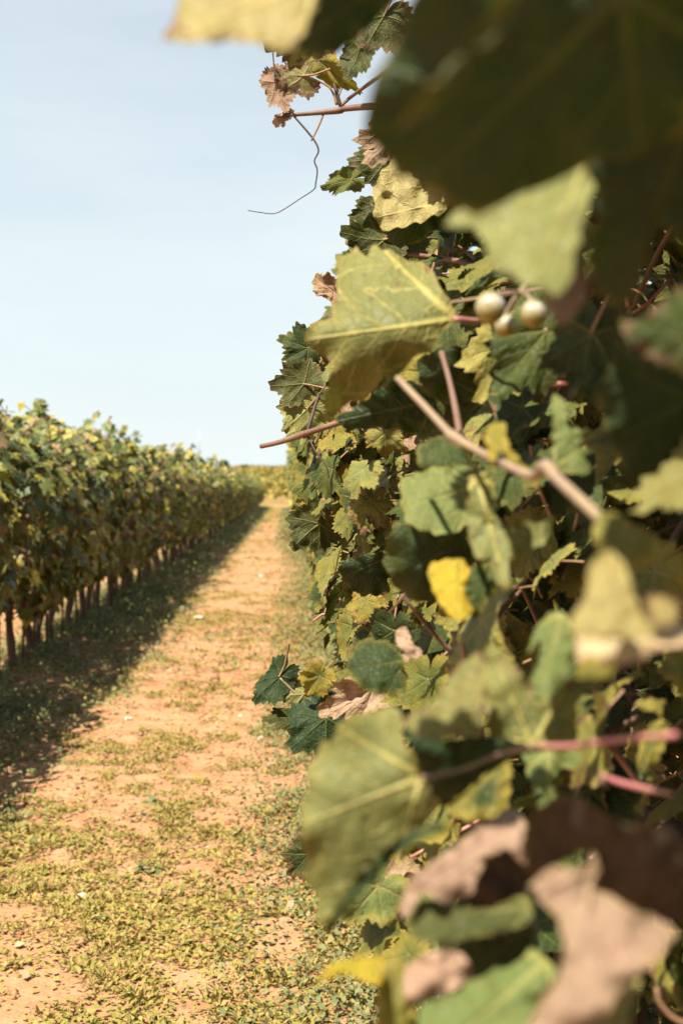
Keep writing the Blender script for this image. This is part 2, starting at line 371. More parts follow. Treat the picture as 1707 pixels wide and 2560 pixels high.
def leaf_bend(P, E, seed, fold=0.25, droop=0.25, roll=0.0, wave=0.06, crumple=0.0, width=1.0, puff=0.02):
    g = np.random.default_rng(seed+1000)
    x, y = P[:, 0]*width, P[:, 1]; r = np.hypot(P[:, 0], y); th = np.arctan2(np.abs(P[:, 0]), y)
    z = fold*np.abs(x)*(0.4+0.6*np.clip(np.abs(x)*2, 0, 1)) - droop*(r**2)*0.5
    tt = np.arctan2(P[:, 0], y)
    for k in (2, 3, 5, 8):
        z += wave*g.normal(0, 1)*np.sin(k*tt+g.uniform(0, 6.3))*r**2*(1.0 if k < 6 else .6)
    dm = np.minimum(np.minimum(th, np.abs(th-.91)), np.abs(th-1.83))
    z += puff*np.clip(np.sin(dm)*r*6, 0, 1)*(1-E**4)
    if crumple:
        ox, oy = g.uniform(0, 50, 2)
        z += crumple*(fbm(x*2.4+ox, y*2.4+oy, seed, 3)-.44)*1.6*np.clip(r*1.6, 0, 1)
        x = x + crumple*.5*(fbm(x*3+oy, y*3+ox, seed+5, 2)-.4)*np.clip(r*1.5, 0, 1)
        y = y + crumple*.5*(fbm(x*3+7+oy, y*3+ox, seed+8, 2)-.4)*np.clip(r*1.5, 0, 1)
    if roll:                            # curl round an axis along the midrib
        a = x*roll; rad = 1/roll
        x, z = np.sin(a)*(rad-z), rad - np.cos(a)*(rad-z)
    return np.stack([x, y, z], -1)

def leaf_mesh(name, seed, n_half, teeth, rings, mat, petiole=True, lob=1.0, **bend):
    P, F, E = leaf_flat(n_half, teeth, rings, seed, lob)
    V = leaf_bend(P, E, seed, **bend); mats = [mat]; midx = np.zeros(len(F), int); uv = P.copy()
    if petiole:
        g = np.random.default_rng(seed+77); c = g.uniform(-.3, .3)
        pv, pf = tube_geo(smooth_pts([(0, .02, -.012), (c*.3, -.3, -.10), (c, -.75, -.4)], 2), [.03, .026, .024, .026, .03], 4, False)
        pf = [t for q in pf for t in ((q[0], q[1], q[2]), (q[0], q[2], q[3]))]
        F = np.concatenate([F, np.array(pf)+len(V)]); V = np.concatenate([V, np.array(pv)]); uv = np.concatenate([uv, np.full((len(pv), 2), .3)])
        E = np.concatenate([E, np.zeros(len(pv))]); midx = np.concatenate([midx, np.ones(len(pf), int)]); mats.append(M_PETIOLE)
    return mesh_from(name, V, F, mats, True, uv, {'edge': E}, midx)

HI_R = (.16, .36, .56, .74, .88, 1.0); MID_R = (.3, .65, 1.0)
def rand_bend(g, dry=False):
    if dry: return dict(fold=g.uniform(.2, .9), droop=g.uniform(.2, 1.1), roll=g.choice([-1, 1])*g.uniform(.6, 2.2), wave=.10, crumple=g.uniform(.35, .7), width=g.uniform(.75, 1))
    return dict(fold=g.uniform(-.15, .55), droop=g.uniform(-.1, .7), roll=g.uniform(-.6, .6), wave=g.uniform(.03, .08), crumple=g.uniform(.1, .34), width=g.uniform(.9, 1.12))
gb = np.random.default_rng(21)
LIB = {}
for key, mat, n, dry in (('green', M_GREEN, 8, False), ('yellow', M_YELLOW, 5, False), ('pale', M_PALE, 5, False), ('dry', M_DRY, 6, True)):
    LIB[key] = [leaf_mesh('leaf_'+key, 100+k*7+len(key)*31, 56, 15, HI_R, mat, True, gb.uniform(.35, 1.05), **rand_bend(gb, dry)) for k in range(n)]
LIB['row'] = [leaf_mesh('leaf_row', 900+k*5, 22, 0, MID_R, M_CANOPY, True, gb.uniform(.9, 1.5), **rand_bend(gb)) for k in range(8)]
LIB['rowdry'] = [leaf_mesh('leaf_row_dry', 960+k*5, 22, 0, MID_R, M_DRY, True, 1.2, **rand_bend(gb, True)) for k in range(2)]
LOW = []
for k in range(6):
    P, F, E = leaf_flat(7, 0, (1.0,), 500+k, 1.5)
    LOW.append((leaf_bend(P, E, 500+k, **rand_bend(gb)), F, E, P))

def frames(n, t):
    """orthonormal frames: Z along n, Y along t made square to n"""
    n = n/np.linalg.norm(n, axis=1, keepdims=True)
    t = t - n*np.sum(n*t, 1, keepdims=True); t = t/np.maximum(np.linalg.norm(t, axis=1, keepdims=True), 1e-6)
    return np.cross(t, n), t, n

def stuff_mesh(name, pos, nrm, tip, size, mat, g):
    """many low leaves in one mesh"""
    X, Y, Z = frames(nrm, tip); Vs, Fs, Es, Us, Rs = [], [], [], [], []; off = 0
    var = g.integers(0, len(LOW), len(pos))
    for k, (LV, LF, LE, LP) in enumerate(LOW):
        i = np.nonzero(var == k)[0]
        if not len(i): continue
        m = len(LV)
        v = pos[i][:, None] + size[i][:, None, None]*(LV[None, :, :1]*X[i][:, None]+LV[None, :, 1:2]*Y[i][:, None]+LV[None, :, 2:3]*Z[i][:, None])
        Vs.append(v.reshape(-1, 3)); Fs.append((LF[None]+(np.arange(len(i))*m)[:, None, None]+off).reshape(-1, 3)); off += len(i)*m
        Es.append(np.tile(LE, len(i))); Us.append(np.tile(LP, (len(i), 1))); Rs.append(np.repeat(g.random(len(i)), m))
    return mesh_from(name, np.concatenate(Vs), np.concatenate(Fs), [mat], True, np.concatenate(Us), {'edge': np.concatenate(Es), 'leaf_rnd': np.concatenate(Rs)})

# ------------------------------------------------------------------ vine rows
def canopy_points(g, n, y0, y1, xc, hw, z0, z1, top_seed, shoots=3):
    """leaf positions and facings for one vine"""
    y = g.uniform(y0, y1, n)
    ztop = z1 + 0.28*(vnoise(y*1.9, y*0+top_seed, 4)-.5) + .12*(vnoise(y*6, y*0+top_seed, 8)-.5)
    zbot = z0 + 0.45*(vnoise(y*1.6, y*0+top_seed+9, 6)-.5)
    f = g.random(n)**0.9
    z = zbot+(ztop-zbot)*f
    prof = np.clip(np.minimum((1-f)*3.2+.28, f*3+.4), 0, 1)
    side = np.where(g.random(n) < .5, -1, 1)
    bul = .75+.5*vnoise(y*2.3+side*5, z*2.6, top_seed+3)
    dx = side*hw*prof*bul*(g.random(n)**.55)
    pos = np.stack([xc+dx, y, z], 1)
    outw = np.stack([dx/hw*1.0, g.normal(0, .25, n), .35+.55*np.clip(f*1.5-.6, 0, 1)], 1)
    nrm = outw + g.normal(0, .5, (n, 3))
    tip = np.stack([dx/hw*.5, g.normal(0, .55, n), -.75+g.normal(0, .4, n)], 1)
    stems = []
    for s in range(shoots):             # upright or leaning shoots above the top
        m = g.integers(4, 9); yy = g.uniform(y0, y1); xx = xc+g.normal(0, hw*.55); L = g.uniform(.10, .34)
        tt = np.linspace(0, 1, m); lean = g.normal(0, .18, 2)
        stems.append([(xx-lean[0]*.4, yy-lean[1]*.4, z1-.3), (xx, yy, z1-.08), (xx+lean[0]*.5, yy+lean[1]*.5, z1-.06+L*.5), (xx+lean[0], yy+lean[1], z1-.05+L)])
        p = np.stack([xx+lean[0]*tt+g.normal(0, .02, m), yy+lean[1]*tt+g.normal(0, .02, m), z1-.06+L*tt], 1)
        pos = np.concatenate([pos, p]); nrm = np.concatenate([nrm, g.normal(0, .6, (m, 3))+[0, 0, .5]]); tip = np.concatenate([tip, g.normal(0, .7, (m, 3))+[0, 0, -.3]])
    return pos, nrm, tip, stems

TRUNKS = []
for k in range(6):
    g = np.random.default_rng(300+k); a = g.normal(0, .016, 6); b = g.normal(0, .020, 6)
    pts = smooth_pts([(0, 0, -.08), (a[0], b[0], .15), (a[1]*1.4, b[1]*1.4, .38), (a[2], b[2]*1.6, .62), (a[3], b[3], .86)], 3)
    rad = [.029+.009*g.random()-.009*i/len(pts) + (.012 if i == len(pts)-1 else 0) for i in range(len(pts))]; rad[0] = .045
    v, f = tube_geo(pts, rad, 7)
    # a short arm along the wire in each direction
    for s in (-1, 1):
        pv, pf = tube_geo(smooth_pts([(a[3], b[3], .80), (a[3]+.01, b[3]+s*.14, .88), (a[3]-.02, b[3]+s*.4, .90)], 3), [.024]*4+[.018]*3, 6)
        f += [tuple(q+len(v) for q in t) for t in pf]; v += pv
    TRUNKS.append(mesh_from('trunk', v, f, [M_BARK]))
STAKES = []
for k in range(3):
    v, f = tube_geo([(0, 0, -.1), (.02*(k-1), .01*k, 1.2)], [.011, .010], 6); STAKES.append(mesh_from('stake', v, f, [M_BARK]))
CANES = []
for k in range(6):
    g = np.random.default_rng(340+k); L = g.uniform(.7, 1.2)
    pts = [(0, 0, 0)]; d = np.array([g.normal(0, .25), g.normal(0, .4), 1.0])
    for j in range(7):
        d = d + g.normal(0, .22, 3) + np.array([0, 0, -.12]); d /= np.linalg.norm(d); pts.append(tuple(np.array(pts[-1])+d*L/7))
    pts = smooth_pts(pts, 2)
    v, f = tube_geo(pts, [.0055*(1-.55*i/len(pts))+(.0016 if i % 2 == 0 else 0) for i in range(len(pts))], 6)
    CANES.append(mesh_from('cane', v, f, [M_CANE]))

def basis(p, X, Y, Z, s):
    return Matrix(((X[0]*s, Y[0]*s, Z[0]*s, p[0]), (X[1]*s, Y[1]*s, Z[1]*s, p[1]), (X[2]*s, Y[2]*s, Z[2]*s, p[2]), (0, 0, 0, 1)))

def add_leaves(vine, pos, nrm, tip, size, kinds, lib, g):
    X, Y, Z = frames(nrm, tip); b = np.array(vine.location)
    for i in range(len(pos)):
        ms = lib[kinds[i]]
        link('leaf', ms[g.integers(0, len(ms))], vine, basis(pos[i]-b, X[i], Y[i], Z[i], size[i]))

def new_vine(x, y, label, group, g, trunk=True, canes=3):
    v = link('grape_vine', None, None, Matrix.Translation((x, y, float(ground_z(x, y)))), label=label, category='vine', group=group)
    v.empty_display_size = .1
    if trunk: link('trunk', TRUNKS[g.integers(0, 6)], v, Matrix.Rotation(g.choice([0, math.pi])+g.normal(0, .15), 4, 'Z') @ Matrix.Diagonal((1, 1, g.uniform(.9, 1.05), 1)))
    for c in range(canes):
        link('cane', CANES[g.integers(0, 6)], v, Matrix.Translation((g.normal(0, .05), g.uniform(-.35, .35), .85)) @ Matrix.Rotation(g.uniform(0, 6.28), 4, 'Z'))
    return v

# ---- the row on the left
XL, DL = -1.92, 0.68
def left_kinds(g, n): return np.where(g.random(n) < .05, 'rowdry', 'row')
gl = np.random.default_rng(51)
ORD = ['nearest'] + [w+' nearest' for w in ('second third fourth fifth sixth seventh eighth ninth tenth eleventh twelfth thirteenth fourteenth fifteenth sixteenth '
       'seventeenth eighteenth nineteenth twentieth twenty-first twenty-second twenty-third twenty-fourth twenty-fifth twenty-sixth twenty-seventh twenty-eighth').split()]
y = 8.6-5*DL; k = -5
while y < 101:
    near = 8.2 < y < 20
    yy = y+gl.normal(0, .06); n = 430 if near else (370 if y < 45 else 230)
    lab = ('vine of the left row just outside the frame, known by its shadow on the soil') if k < 0 else (f'{ORD[k]} vine to the camera in the shaded row on the left' if k < len(ORD) else
           ('vine in the middle stretch of the left row, dark below and yellow-green on top' if y < 45 else 'small far vine towards the end of the left row'))
    grp = 'left row vines beyond the frame edge' if k < 0 else 'vines of the left row' if k < len(ORD) else ('vines in the middle stretch of the left row' if y < 45 else 'far vines of the left row')
    v = new_vine(XL+gl.normal(0, .03), yy, lab, grp, gl, True, 2 if y < 30 else 0)
    p, nr, tp, st = canopy_points(gl, n, yy-DL*.62, yy+DL*.62, XL, .38, .50, 1.80 if k > 1 else 1.78, 2, (0 if k < 2 else 2) if y < 60 else 1)
    hf = np.clip((p[:, 2]-1.05)/.7, 0, 1); nr = nr + np.stack([-.22*hf+.25*(1-hf), -.65*hf, .50*hf-.1*(1-hf)], 1)
    sz = gl.uniform(.046, .078, len(p))*(1 if y < 45 else 1.12)
    if 0 <= k and y < 32:
        for q in st:
            tv, tf = tube_geo(smooth_pts([tuple(np.array(c)-np.array(v.location)) for c in q], 2), .0035, 5); link('cane', mesh_from('cane', tv, tf, [M_CANE]), v)
    lo = v.location
    if 0 <= k < 40: link('stake', STAKES[k % 3], v, Matrix.Translation((gl.normal(0, .05), .3+gl.normal(0, .06), 0)))
    if near:
        # the leaves that face the aisle or the top are single parts, those inside stay together
        score = (p[:, 0]-XL) + .5*(p[:, 2]-1.2); order = np.argsort(-score); a, b = order[:200], order[200:]
        add_leaves(v, p[a], nr[a], tp[a], sz[a], left_kinds(gl, len(a)), LIB, gl)
        link('foliage', stuff_mesh('foliage', p[b]-np.array(lo), nr[b], tp[b], sz[b]*1.25, M_CANOPY, gl), v, kind='stuff')
    else:
        link('foliage', stuff_mesh('foliage', p-np.array(lo), nr, tp, sz*1.12, M_CANOPY, gl), v, kind='stuff')
    y += DL; k += 1

# ---- the next row behind it, seen between the trunks
y = 13.0
while y < 60:
    v = new_vine(-4.4+gl.normal(0, .03), y+gl.normal(0, .06), 'vine of the row behind the left row, glimpsed between its trunks', 'vines of the row behind the left row', gl, True, 0)
    p, nr, tp, st = canopy_points(gl, 170, y-.6, y+.6, -4.4, .38, .75, 1.9, 7, 1)
    link('foliage', stuff_mesh('foliage', p-np.array(v.location), nr, tp, gl.uniform(.07, .11, len(p))*1.2, M_CANOPY, gl), v, kind='stuff')
    y += 1.0

# ---- the row on the right, close to the lens
XR, DR = 0.52, 0.9
BY = [-400, 60, 200, 245, 330, 400, 450, 500, 550, 600, 680, 760, 820, 900, 960, 1000, 1060, 1115, 1170, 1200, 1250, 1300, 1400, 1500, 1600, 1650, 1700, 1800, 1900, 2000, 2150, 2300, 2400, 2560, 3000]
BX = [560, 800, 940, 960, 930, 880, 890, 935, 880, 850, 800, 800, 705, 690, 675, 690, 695, 715, 712, 716, 722, 730, 765, 770, 800, 840, 760, 745, 750, 770, 740, 840, 940, 980, 1000]

HERO = []      # (name, base, tip, options)
def H(base, tip, mat='green', w=1.0, roll=0, face=1, fold=.25, droop=.3, curl=0., crumple=.24, wave=.07, lit=None, pet=None, lob=.75, petmat=None, corr=.32):
    HERO.append(dict(base=base, tip=tip, mat=mat, w=w, roll=roll, face=face, fold=fold, droop=droop, curl=curl, crumple=crumple, wave=wave, lit=lit, pet=pet, lob=lob, petmat=petmat, corr=corr))
TR = []        # leaves whose outline is drawn: photo outline, own depth, tilt and curl
def T(poly, base, tip, d, mat='green', tilt=.6, fold=.2, bend=.2, lit=True, face=1, teeth=0., crumple=.06, corr=.3):
    TR.append(dict(poly=poly, base=base, tip=tip, d=d, mat=mat, tilt=tilt, fold=fold, bend=bend, lit=lit, face=face, teeth=teeth, crumple=crumple, corr=corr))
# leaves hanging just in front of the lens
T([(398, 98), (430, 55), (452, -10), (480, -90), (800, -120), (780, 40), (715, 130), (660, 112), (560, 105), (470, 108)], (800, -50), (398, 98), .56, 'tan', .9, .1, .2, corr=.9, face=-1)
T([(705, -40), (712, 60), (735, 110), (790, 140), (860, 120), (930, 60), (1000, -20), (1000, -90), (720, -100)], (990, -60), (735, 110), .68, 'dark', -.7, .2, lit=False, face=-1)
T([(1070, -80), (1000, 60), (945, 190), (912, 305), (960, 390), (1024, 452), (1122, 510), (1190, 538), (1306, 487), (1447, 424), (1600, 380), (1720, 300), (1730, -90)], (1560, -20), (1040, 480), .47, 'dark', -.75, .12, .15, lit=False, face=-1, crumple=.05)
T([(985, 332), (1060, 290), (1180, 170), (1275, 30), (1300, -60), (1255, -60), (1225, 30), (1130, 150), (1040, 250)], (1280, -50), (985, 330), .415, 'green', -.75, .1, .2, lit=None, face=-1)  # narrow leaf standing in for a backlit streak across the dark leaf
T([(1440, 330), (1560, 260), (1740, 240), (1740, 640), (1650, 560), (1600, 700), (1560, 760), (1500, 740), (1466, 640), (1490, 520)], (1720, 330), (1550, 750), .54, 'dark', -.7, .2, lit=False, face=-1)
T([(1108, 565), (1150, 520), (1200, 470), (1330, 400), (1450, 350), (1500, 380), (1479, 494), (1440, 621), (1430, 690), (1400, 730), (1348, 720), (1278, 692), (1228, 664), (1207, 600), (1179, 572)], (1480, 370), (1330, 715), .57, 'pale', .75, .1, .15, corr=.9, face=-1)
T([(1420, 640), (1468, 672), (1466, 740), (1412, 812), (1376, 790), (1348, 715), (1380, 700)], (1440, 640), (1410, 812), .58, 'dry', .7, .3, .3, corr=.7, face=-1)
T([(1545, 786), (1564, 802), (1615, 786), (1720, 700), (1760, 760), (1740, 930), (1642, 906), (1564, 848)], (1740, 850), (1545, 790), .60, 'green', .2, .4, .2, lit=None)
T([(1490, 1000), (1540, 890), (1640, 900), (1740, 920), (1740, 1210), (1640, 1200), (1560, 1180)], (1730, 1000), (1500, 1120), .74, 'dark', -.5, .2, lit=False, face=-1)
T([(1473, 1410), (1523, 1375), (1557, 1410), (1578, 1452), (1586, 1490), (1607, 1540), (1640, 1580), (1560, 1600), (1440, 1590), (1427, 1544), (1461, 1490)], (1525, 1375), (1500, 1600), .52, 'tan', .85, .15, .3, corr=.8, face=-1, crumple=.10)
T([(1488, 1290), (1530, 1278), (1580, 1310), (1645, 1345), (1640, 1400), (1580, 1425), (1520, 1400), (1480, 1350)], (1640, 1370), (1485, 1310), .66, 'olive', .3, .3, .3, lit=None, crumple=.12)
T([(1611, 1490), (1650, 1488), (1695, 1507), (1687, 1561), (1628, 1562)], (1660, 1565), (1640, 1485), .54, 'tan', .8, .1, corr=.9)
T([(1440, 1582), (1511, 1574), (1616, 1557), (1740, 1560), (1740, 1612), (1645, 1622), (1595, 1653), (1519, 1666), (1475, 1637), (1444, 1653)], (1740, 1585), (1440, 1610), .56, 'cream', 1.0, .2, .2, corr=.9, crumple=.12)
T([(1450, 1645), (1490, 1640), (1540, 1668), (1510, 1700), (1470, 1712), (1440, 1690)], (1530, 1660), (1445, 1700), .60, 'yellow', .4, .3)
T([(1318, 1636), (1335, 1578), (1368, 1536), (1402, 1530), (1427, 1557), (1435, 1616), (1425, 1670), (1414, 1705), (1352, 1748), (1325, 1705), (1345, 1650), (1350, 1600), (1340, 1612)], (1400, 1535), (1352, 1745), .79, 'pale', .8, .4, .4, corr=.3)
T([(1212, 1630), (1230, 1615), (1280, 1650), (1345, 1735), (1380, 1720), (1437, 1705), (1442, 1830), (1436, 1878), (1330, 1870), (1240, 1888), (1215, 1790)], (1330, 1865), (1225, 1620), .80, 'olive', .3, .3, .2, corr=.25, face=-1, crumple=.1)
T([(1305, 1879), (1433, 1879), (1447, 1917), (1395, 1925), (1390, 1972), (1371, 2074), (1340, 2022), (1355, 1987), (1325, 1965)], (1370, 1880), (1371, 2072), .90, 'pale', .5, .4, corr=.4, crumple=.1)
T([(845, 1807), (906, 1780), (998, 1768), (1006, 1814), (1017, 1868), (1052, 1937), (1080, 1975), (1095, 2010), (1060, 2060), (1000, 2100), (925, 2210), (870, 2270), (812, 2320), (790, 2260), (765, 2190), (757, 2128), (750, 2059), (761, 1983), (776, 1914), (799, 1860), (833, 1845)], (1055, 1945), (752, 2062), .74, 'olive', .12, .25, .15, corr=.3, face=-1, teeth=.012, crumple=.06)
T([(1098, 2050), (1000, 2092), (905, 2175), (850, 2250), (806, 2330), (835, 2320), (930, 2210), (1010, 2125), (1110, 2075)], (1100, 2060), (815, 2315), .725, 'dark', -.6, .5, lit=False, face=-1)
T([(1006, 1807), (1021, 1784), (1075, 1761), (1109, 1715), (1128, 1680), (1170, 1645), (1204, 1630), (1214, 1697), (1210, 1786), (1198, 1840), (1150, 1838), (1100, 1852), (1060, 1850), (1030, 1832)], (1208, 1740), (1004, 1808), .755, 'yellow', .8, .12, .2, corr=.9, face=-1, crumple=.07)
T([(1006, 1812), (1040, 1838), (1100, 1853), (1200, 1838), (1335, 1866), (1270, 1905), (1200, 1948), (1109, 2020), (1062, 1976), (1050, 1930)], (1330, 1865), (1090, 2005), .775, 'dark', -.6, .2, lit=False, face=-1)  # shadow under the yellow leaf, built as a dark-coloured leaf
T([(1123, 2014), (1177, 1948), (1270, 1879), (1268, 2022), (1197, 2052), (1130, 2040)], (1275, 1890), (1123, 2025), .95, 'green', .7, .2, corr=.6)
T([(1590, 1910), (1600, 1860), (1625, 1810), (1655, 1790), (1625, 1778), (1588, 1768), (1605, 1750), (1660, 1752), (1650, 1790), (1672, 1810), (1668, 1850), (1640, 1900), (1600, 1930)], (1605, 1925), (1650, 1752), .93, 'green', .6, .2, corr=.7, teeth=.02)
T([(994, 2283), (1027, 2195), (1081, 2155), (1257, 2027), (1312, 2054), (1319, 2168), (1257, 2121), (1189, 2195), (1182, 2236), (1115, 2263), (1068, 2229), (1054, 2236), (1014, 2292)], (1308, 2060), (994, 2283), .70, 'dry', .75, .35, .2, corr=.7, face=-1, crumple=.2)
T([(1175, 2190), (1255, 2110), (1325, 2150), (1330, 2250), (1250, 2270), (1175, 2262)], (1320, 2130), (1180, 2250), .72, 'dry_shade', -.5, .3, lit=False, crumple=.2)
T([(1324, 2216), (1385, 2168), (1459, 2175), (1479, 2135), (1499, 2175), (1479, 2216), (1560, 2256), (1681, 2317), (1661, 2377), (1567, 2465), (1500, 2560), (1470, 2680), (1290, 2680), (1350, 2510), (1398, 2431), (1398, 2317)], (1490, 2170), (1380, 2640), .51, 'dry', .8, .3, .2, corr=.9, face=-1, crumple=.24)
T([(1300, 2110), (1340, 2020), (1420, 1985), (1560, 2060), (1690, 2080), (1740, 2300), (1600, 2275), (1480, 2212), (1480, 2130), (1400, 2160), (1330, 2200)], (1720, 2200), (1320, 2080), .56, 'dry_shade', -.9, .3, lit=False, crumple=.2)
T([(1545, 2470), (1600, 2450), (1570, 2560), (1550, 2690), (1380, 2690), (1480, 2580)], (1580, 2460), (1450, 2680), .54, 'tan', .7, .2, corr=.6)
T([(1034, 2270), (1068, 2249), (1162, 2263), (1230, 2270), (1317, 2232), (1326, 2303), (1257, 2330), (1176, 2346), (1081, 2360), (1027, 2340)], (1322, 2265), (1030, 2300), .69, 'green', .9, .2, .2, corr=.6, face=-1)
T([(1150, 2350), (1250, 2328), (1326, 2300), (1330, 2390), (1270, 2430), (1190, 2470), (1160, 2430)], (1325, 2310), (1170, 2440), .70, 'dark', -.6, .2, lit=False)  # shaded bottom of the leaf above, built as a dark-coloured leaf
T([(1014, 2418), (1081, 2377), (1155, 2384), (1178, 2438), (1122, 2480), (1054, 2500), (1027, 2526), (1005, 2465)], (1170, 2400), (1010, 2500), .65, 'dry', .6, .5, .5, corr=.6, crumple=.35)
T([(1048, 2512), (1122, 2485), (1209, 2438), (1297, 2404), (1326, 2368), (1380, 2411), (1393, 2465), (1326, 2532), (1290, 2680), (1060, 2680)], (1370, 2400), (1080, 2640), .63, 'pale', .75, .12, .2, corr=.3, crumple=.12)
T([(785, 2468), (825, 2411), (886, 2396), (955, 2396), (950, 2460), (893, 2447), (852, 2433)], (950, 2425), (787, 2466), .69, 'gold', .9, .3, .3, corr=.7)
T([(945, 2400), (1007, 2400), (1030, 2500), (1060, 2680), (945, 2680)], (975, 2395), (1000, 2660), .70, 'yellow', .1, .4, lit=None)
T([(1176, 1188), (1230, 1188), (1243, 1268), (1234, 1293), (1276, 1306), (1352, 1301), (1377, 1290), (1383, 1322), (1343, 1368), (1301, 1383), (1276, 1398), (1268, 1484), (1234, 1435), (1226, 1394), (1180, 1390), (1172, 1318), (1170, 1218)], (1195, 1195), (1268, 1482), .95, 'olive', .45, .3, .2, corr=.3, face=-1, teeth=.01, crumple=.14)
T([(1000, 1195), (1040, 1183), (1110, 1165), (1178, 1175), (1182, 1290), (1120, 1335), (1030, 1315), (1003, 1260)], (1185, 1215), (1003, 1270), 1.15, 'pale', .9, .1, .1, corr=.3, crumple=.10)
T([(985, 1300), (1040, 1312), (1110, 1325), (1180, 1315), (1195, 1400), (1110, 1500), (1010, 1490), (960, 1400)], (1185, 1330), (985, 1450), 1.18, 'dark', -.4, .2, lit=False)  # shadowed lower part of the pale leaf, built as a dark leaf
T([(1040, 1115), (1110, 1090), (1180, 1150), (1178, 1180), (1110, 1170), (1050, 1172)], (1180, 1170), (1045, 1125), 1.2, 'green', .6, .2, lit=None)
T([(1067, 1427), (1084, 1406), (1146, 1396), (1174, 1423), (1159, 1477), (1182, 1528), (1142, 1551), (1113, 1528), (1084, 1482)], (1150, 1395), (1140, 1550), 1.02, 'gold', .8, .5, .3, corr=.7, crumple=.1)
T([(1170, 1420), (1225, 1400), (1240, 1440), (1205, 1530), (1180, 1545), (1160, 1480)], (1230, 1405), (1180, 1545), 1.06, 'green', .3, .3, lit=None)
T([(1381, 1050), (1378, 1000), (1392, 985), (1412, 1012), (1419, 1067), (1469, 1072), (1469, 1090), (1444, 1109), (1479, 1130), (1461, 1146), (1479, 1178), (1444, 1186), (1419, 1182), (1381, 1167)], (1383, 1165), (1395, 990), .93, 'pale', .6, .2, .2, corr=.7, teeth=.01)
T([(1209, 1084), (1230, 1060), (1262, 1058), (1268, 1104), (1300, 1150), (1345, 1205), (1330, 1220), (1280, 1165), (1245, 1125), (1232, 1180), (1218, 1130)], (1335, 1212), (1215, 1075), .90, 'yellow', .7, .4, .3, corr=.6)
T([(862, 1668), (890, 1620), (908, 1597), (988, 1610), (1012, 1660), (1014, 1735), (960, 1738), (905, 1725)], (1012, 1650), (870, 1672), 1.40, 'green', .6, .25, .2, corr=.5, teeth=.015)
T([(988, 1577), (1015, 1566), (1033, 1608), (1057, 1630), (1029, 1650), (993, 1617)], (1005, 1572), (1040, 1645), 1.45, 'dry', .6, .4, .3, corr=.4, crumple=.2)
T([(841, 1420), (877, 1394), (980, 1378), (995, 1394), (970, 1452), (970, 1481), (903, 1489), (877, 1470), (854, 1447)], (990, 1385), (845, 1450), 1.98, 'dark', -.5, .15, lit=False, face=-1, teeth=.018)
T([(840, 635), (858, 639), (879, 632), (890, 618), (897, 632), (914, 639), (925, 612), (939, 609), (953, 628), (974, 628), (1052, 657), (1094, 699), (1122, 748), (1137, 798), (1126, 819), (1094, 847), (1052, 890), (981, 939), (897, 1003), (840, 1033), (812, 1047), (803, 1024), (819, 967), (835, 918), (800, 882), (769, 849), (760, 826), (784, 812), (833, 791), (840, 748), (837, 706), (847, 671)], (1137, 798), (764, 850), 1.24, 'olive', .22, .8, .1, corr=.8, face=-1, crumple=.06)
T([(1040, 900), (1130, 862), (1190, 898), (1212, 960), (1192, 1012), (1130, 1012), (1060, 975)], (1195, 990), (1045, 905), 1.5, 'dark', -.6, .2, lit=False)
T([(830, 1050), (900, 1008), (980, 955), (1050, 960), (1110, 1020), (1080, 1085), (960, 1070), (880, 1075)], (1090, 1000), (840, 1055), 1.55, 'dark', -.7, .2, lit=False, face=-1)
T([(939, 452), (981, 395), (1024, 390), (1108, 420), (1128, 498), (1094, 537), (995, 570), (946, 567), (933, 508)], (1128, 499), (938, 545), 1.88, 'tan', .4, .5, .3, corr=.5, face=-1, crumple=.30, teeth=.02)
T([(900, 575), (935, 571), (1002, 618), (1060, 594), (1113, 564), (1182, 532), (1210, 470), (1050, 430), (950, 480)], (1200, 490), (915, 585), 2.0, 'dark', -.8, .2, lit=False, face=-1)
# middle distance
H((1365, 825, 1.30), (1235, 985, 1.28), 'green', .65, 0, 1, .2, .4, lit=True)
H((1265, 865, 1.48), (1190, 1005, 1.46), 'pale', .7, 0, 1, .2, .3, lit=True)
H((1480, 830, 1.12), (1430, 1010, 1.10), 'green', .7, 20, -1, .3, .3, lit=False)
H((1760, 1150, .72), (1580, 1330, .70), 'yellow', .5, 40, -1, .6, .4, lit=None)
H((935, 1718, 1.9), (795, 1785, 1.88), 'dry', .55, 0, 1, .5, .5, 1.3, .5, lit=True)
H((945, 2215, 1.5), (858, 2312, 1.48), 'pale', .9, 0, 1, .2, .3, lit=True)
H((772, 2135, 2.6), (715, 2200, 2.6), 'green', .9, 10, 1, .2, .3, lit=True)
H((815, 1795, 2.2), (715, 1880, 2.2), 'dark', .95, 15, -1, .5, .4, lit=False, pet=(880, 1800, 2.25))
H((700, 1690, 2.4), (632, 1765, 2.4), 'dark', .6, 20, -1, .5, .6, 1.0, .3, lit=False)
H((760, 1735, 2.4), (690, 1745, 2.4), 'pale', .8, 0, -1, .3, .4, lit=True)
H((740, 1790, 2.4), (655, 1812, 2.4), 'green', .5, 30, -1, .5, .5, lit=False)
H((800, 1690, 2.2), (760, 1740, 2.2), 'yellow', .9, 0, 1, .3, .4, lit=True)
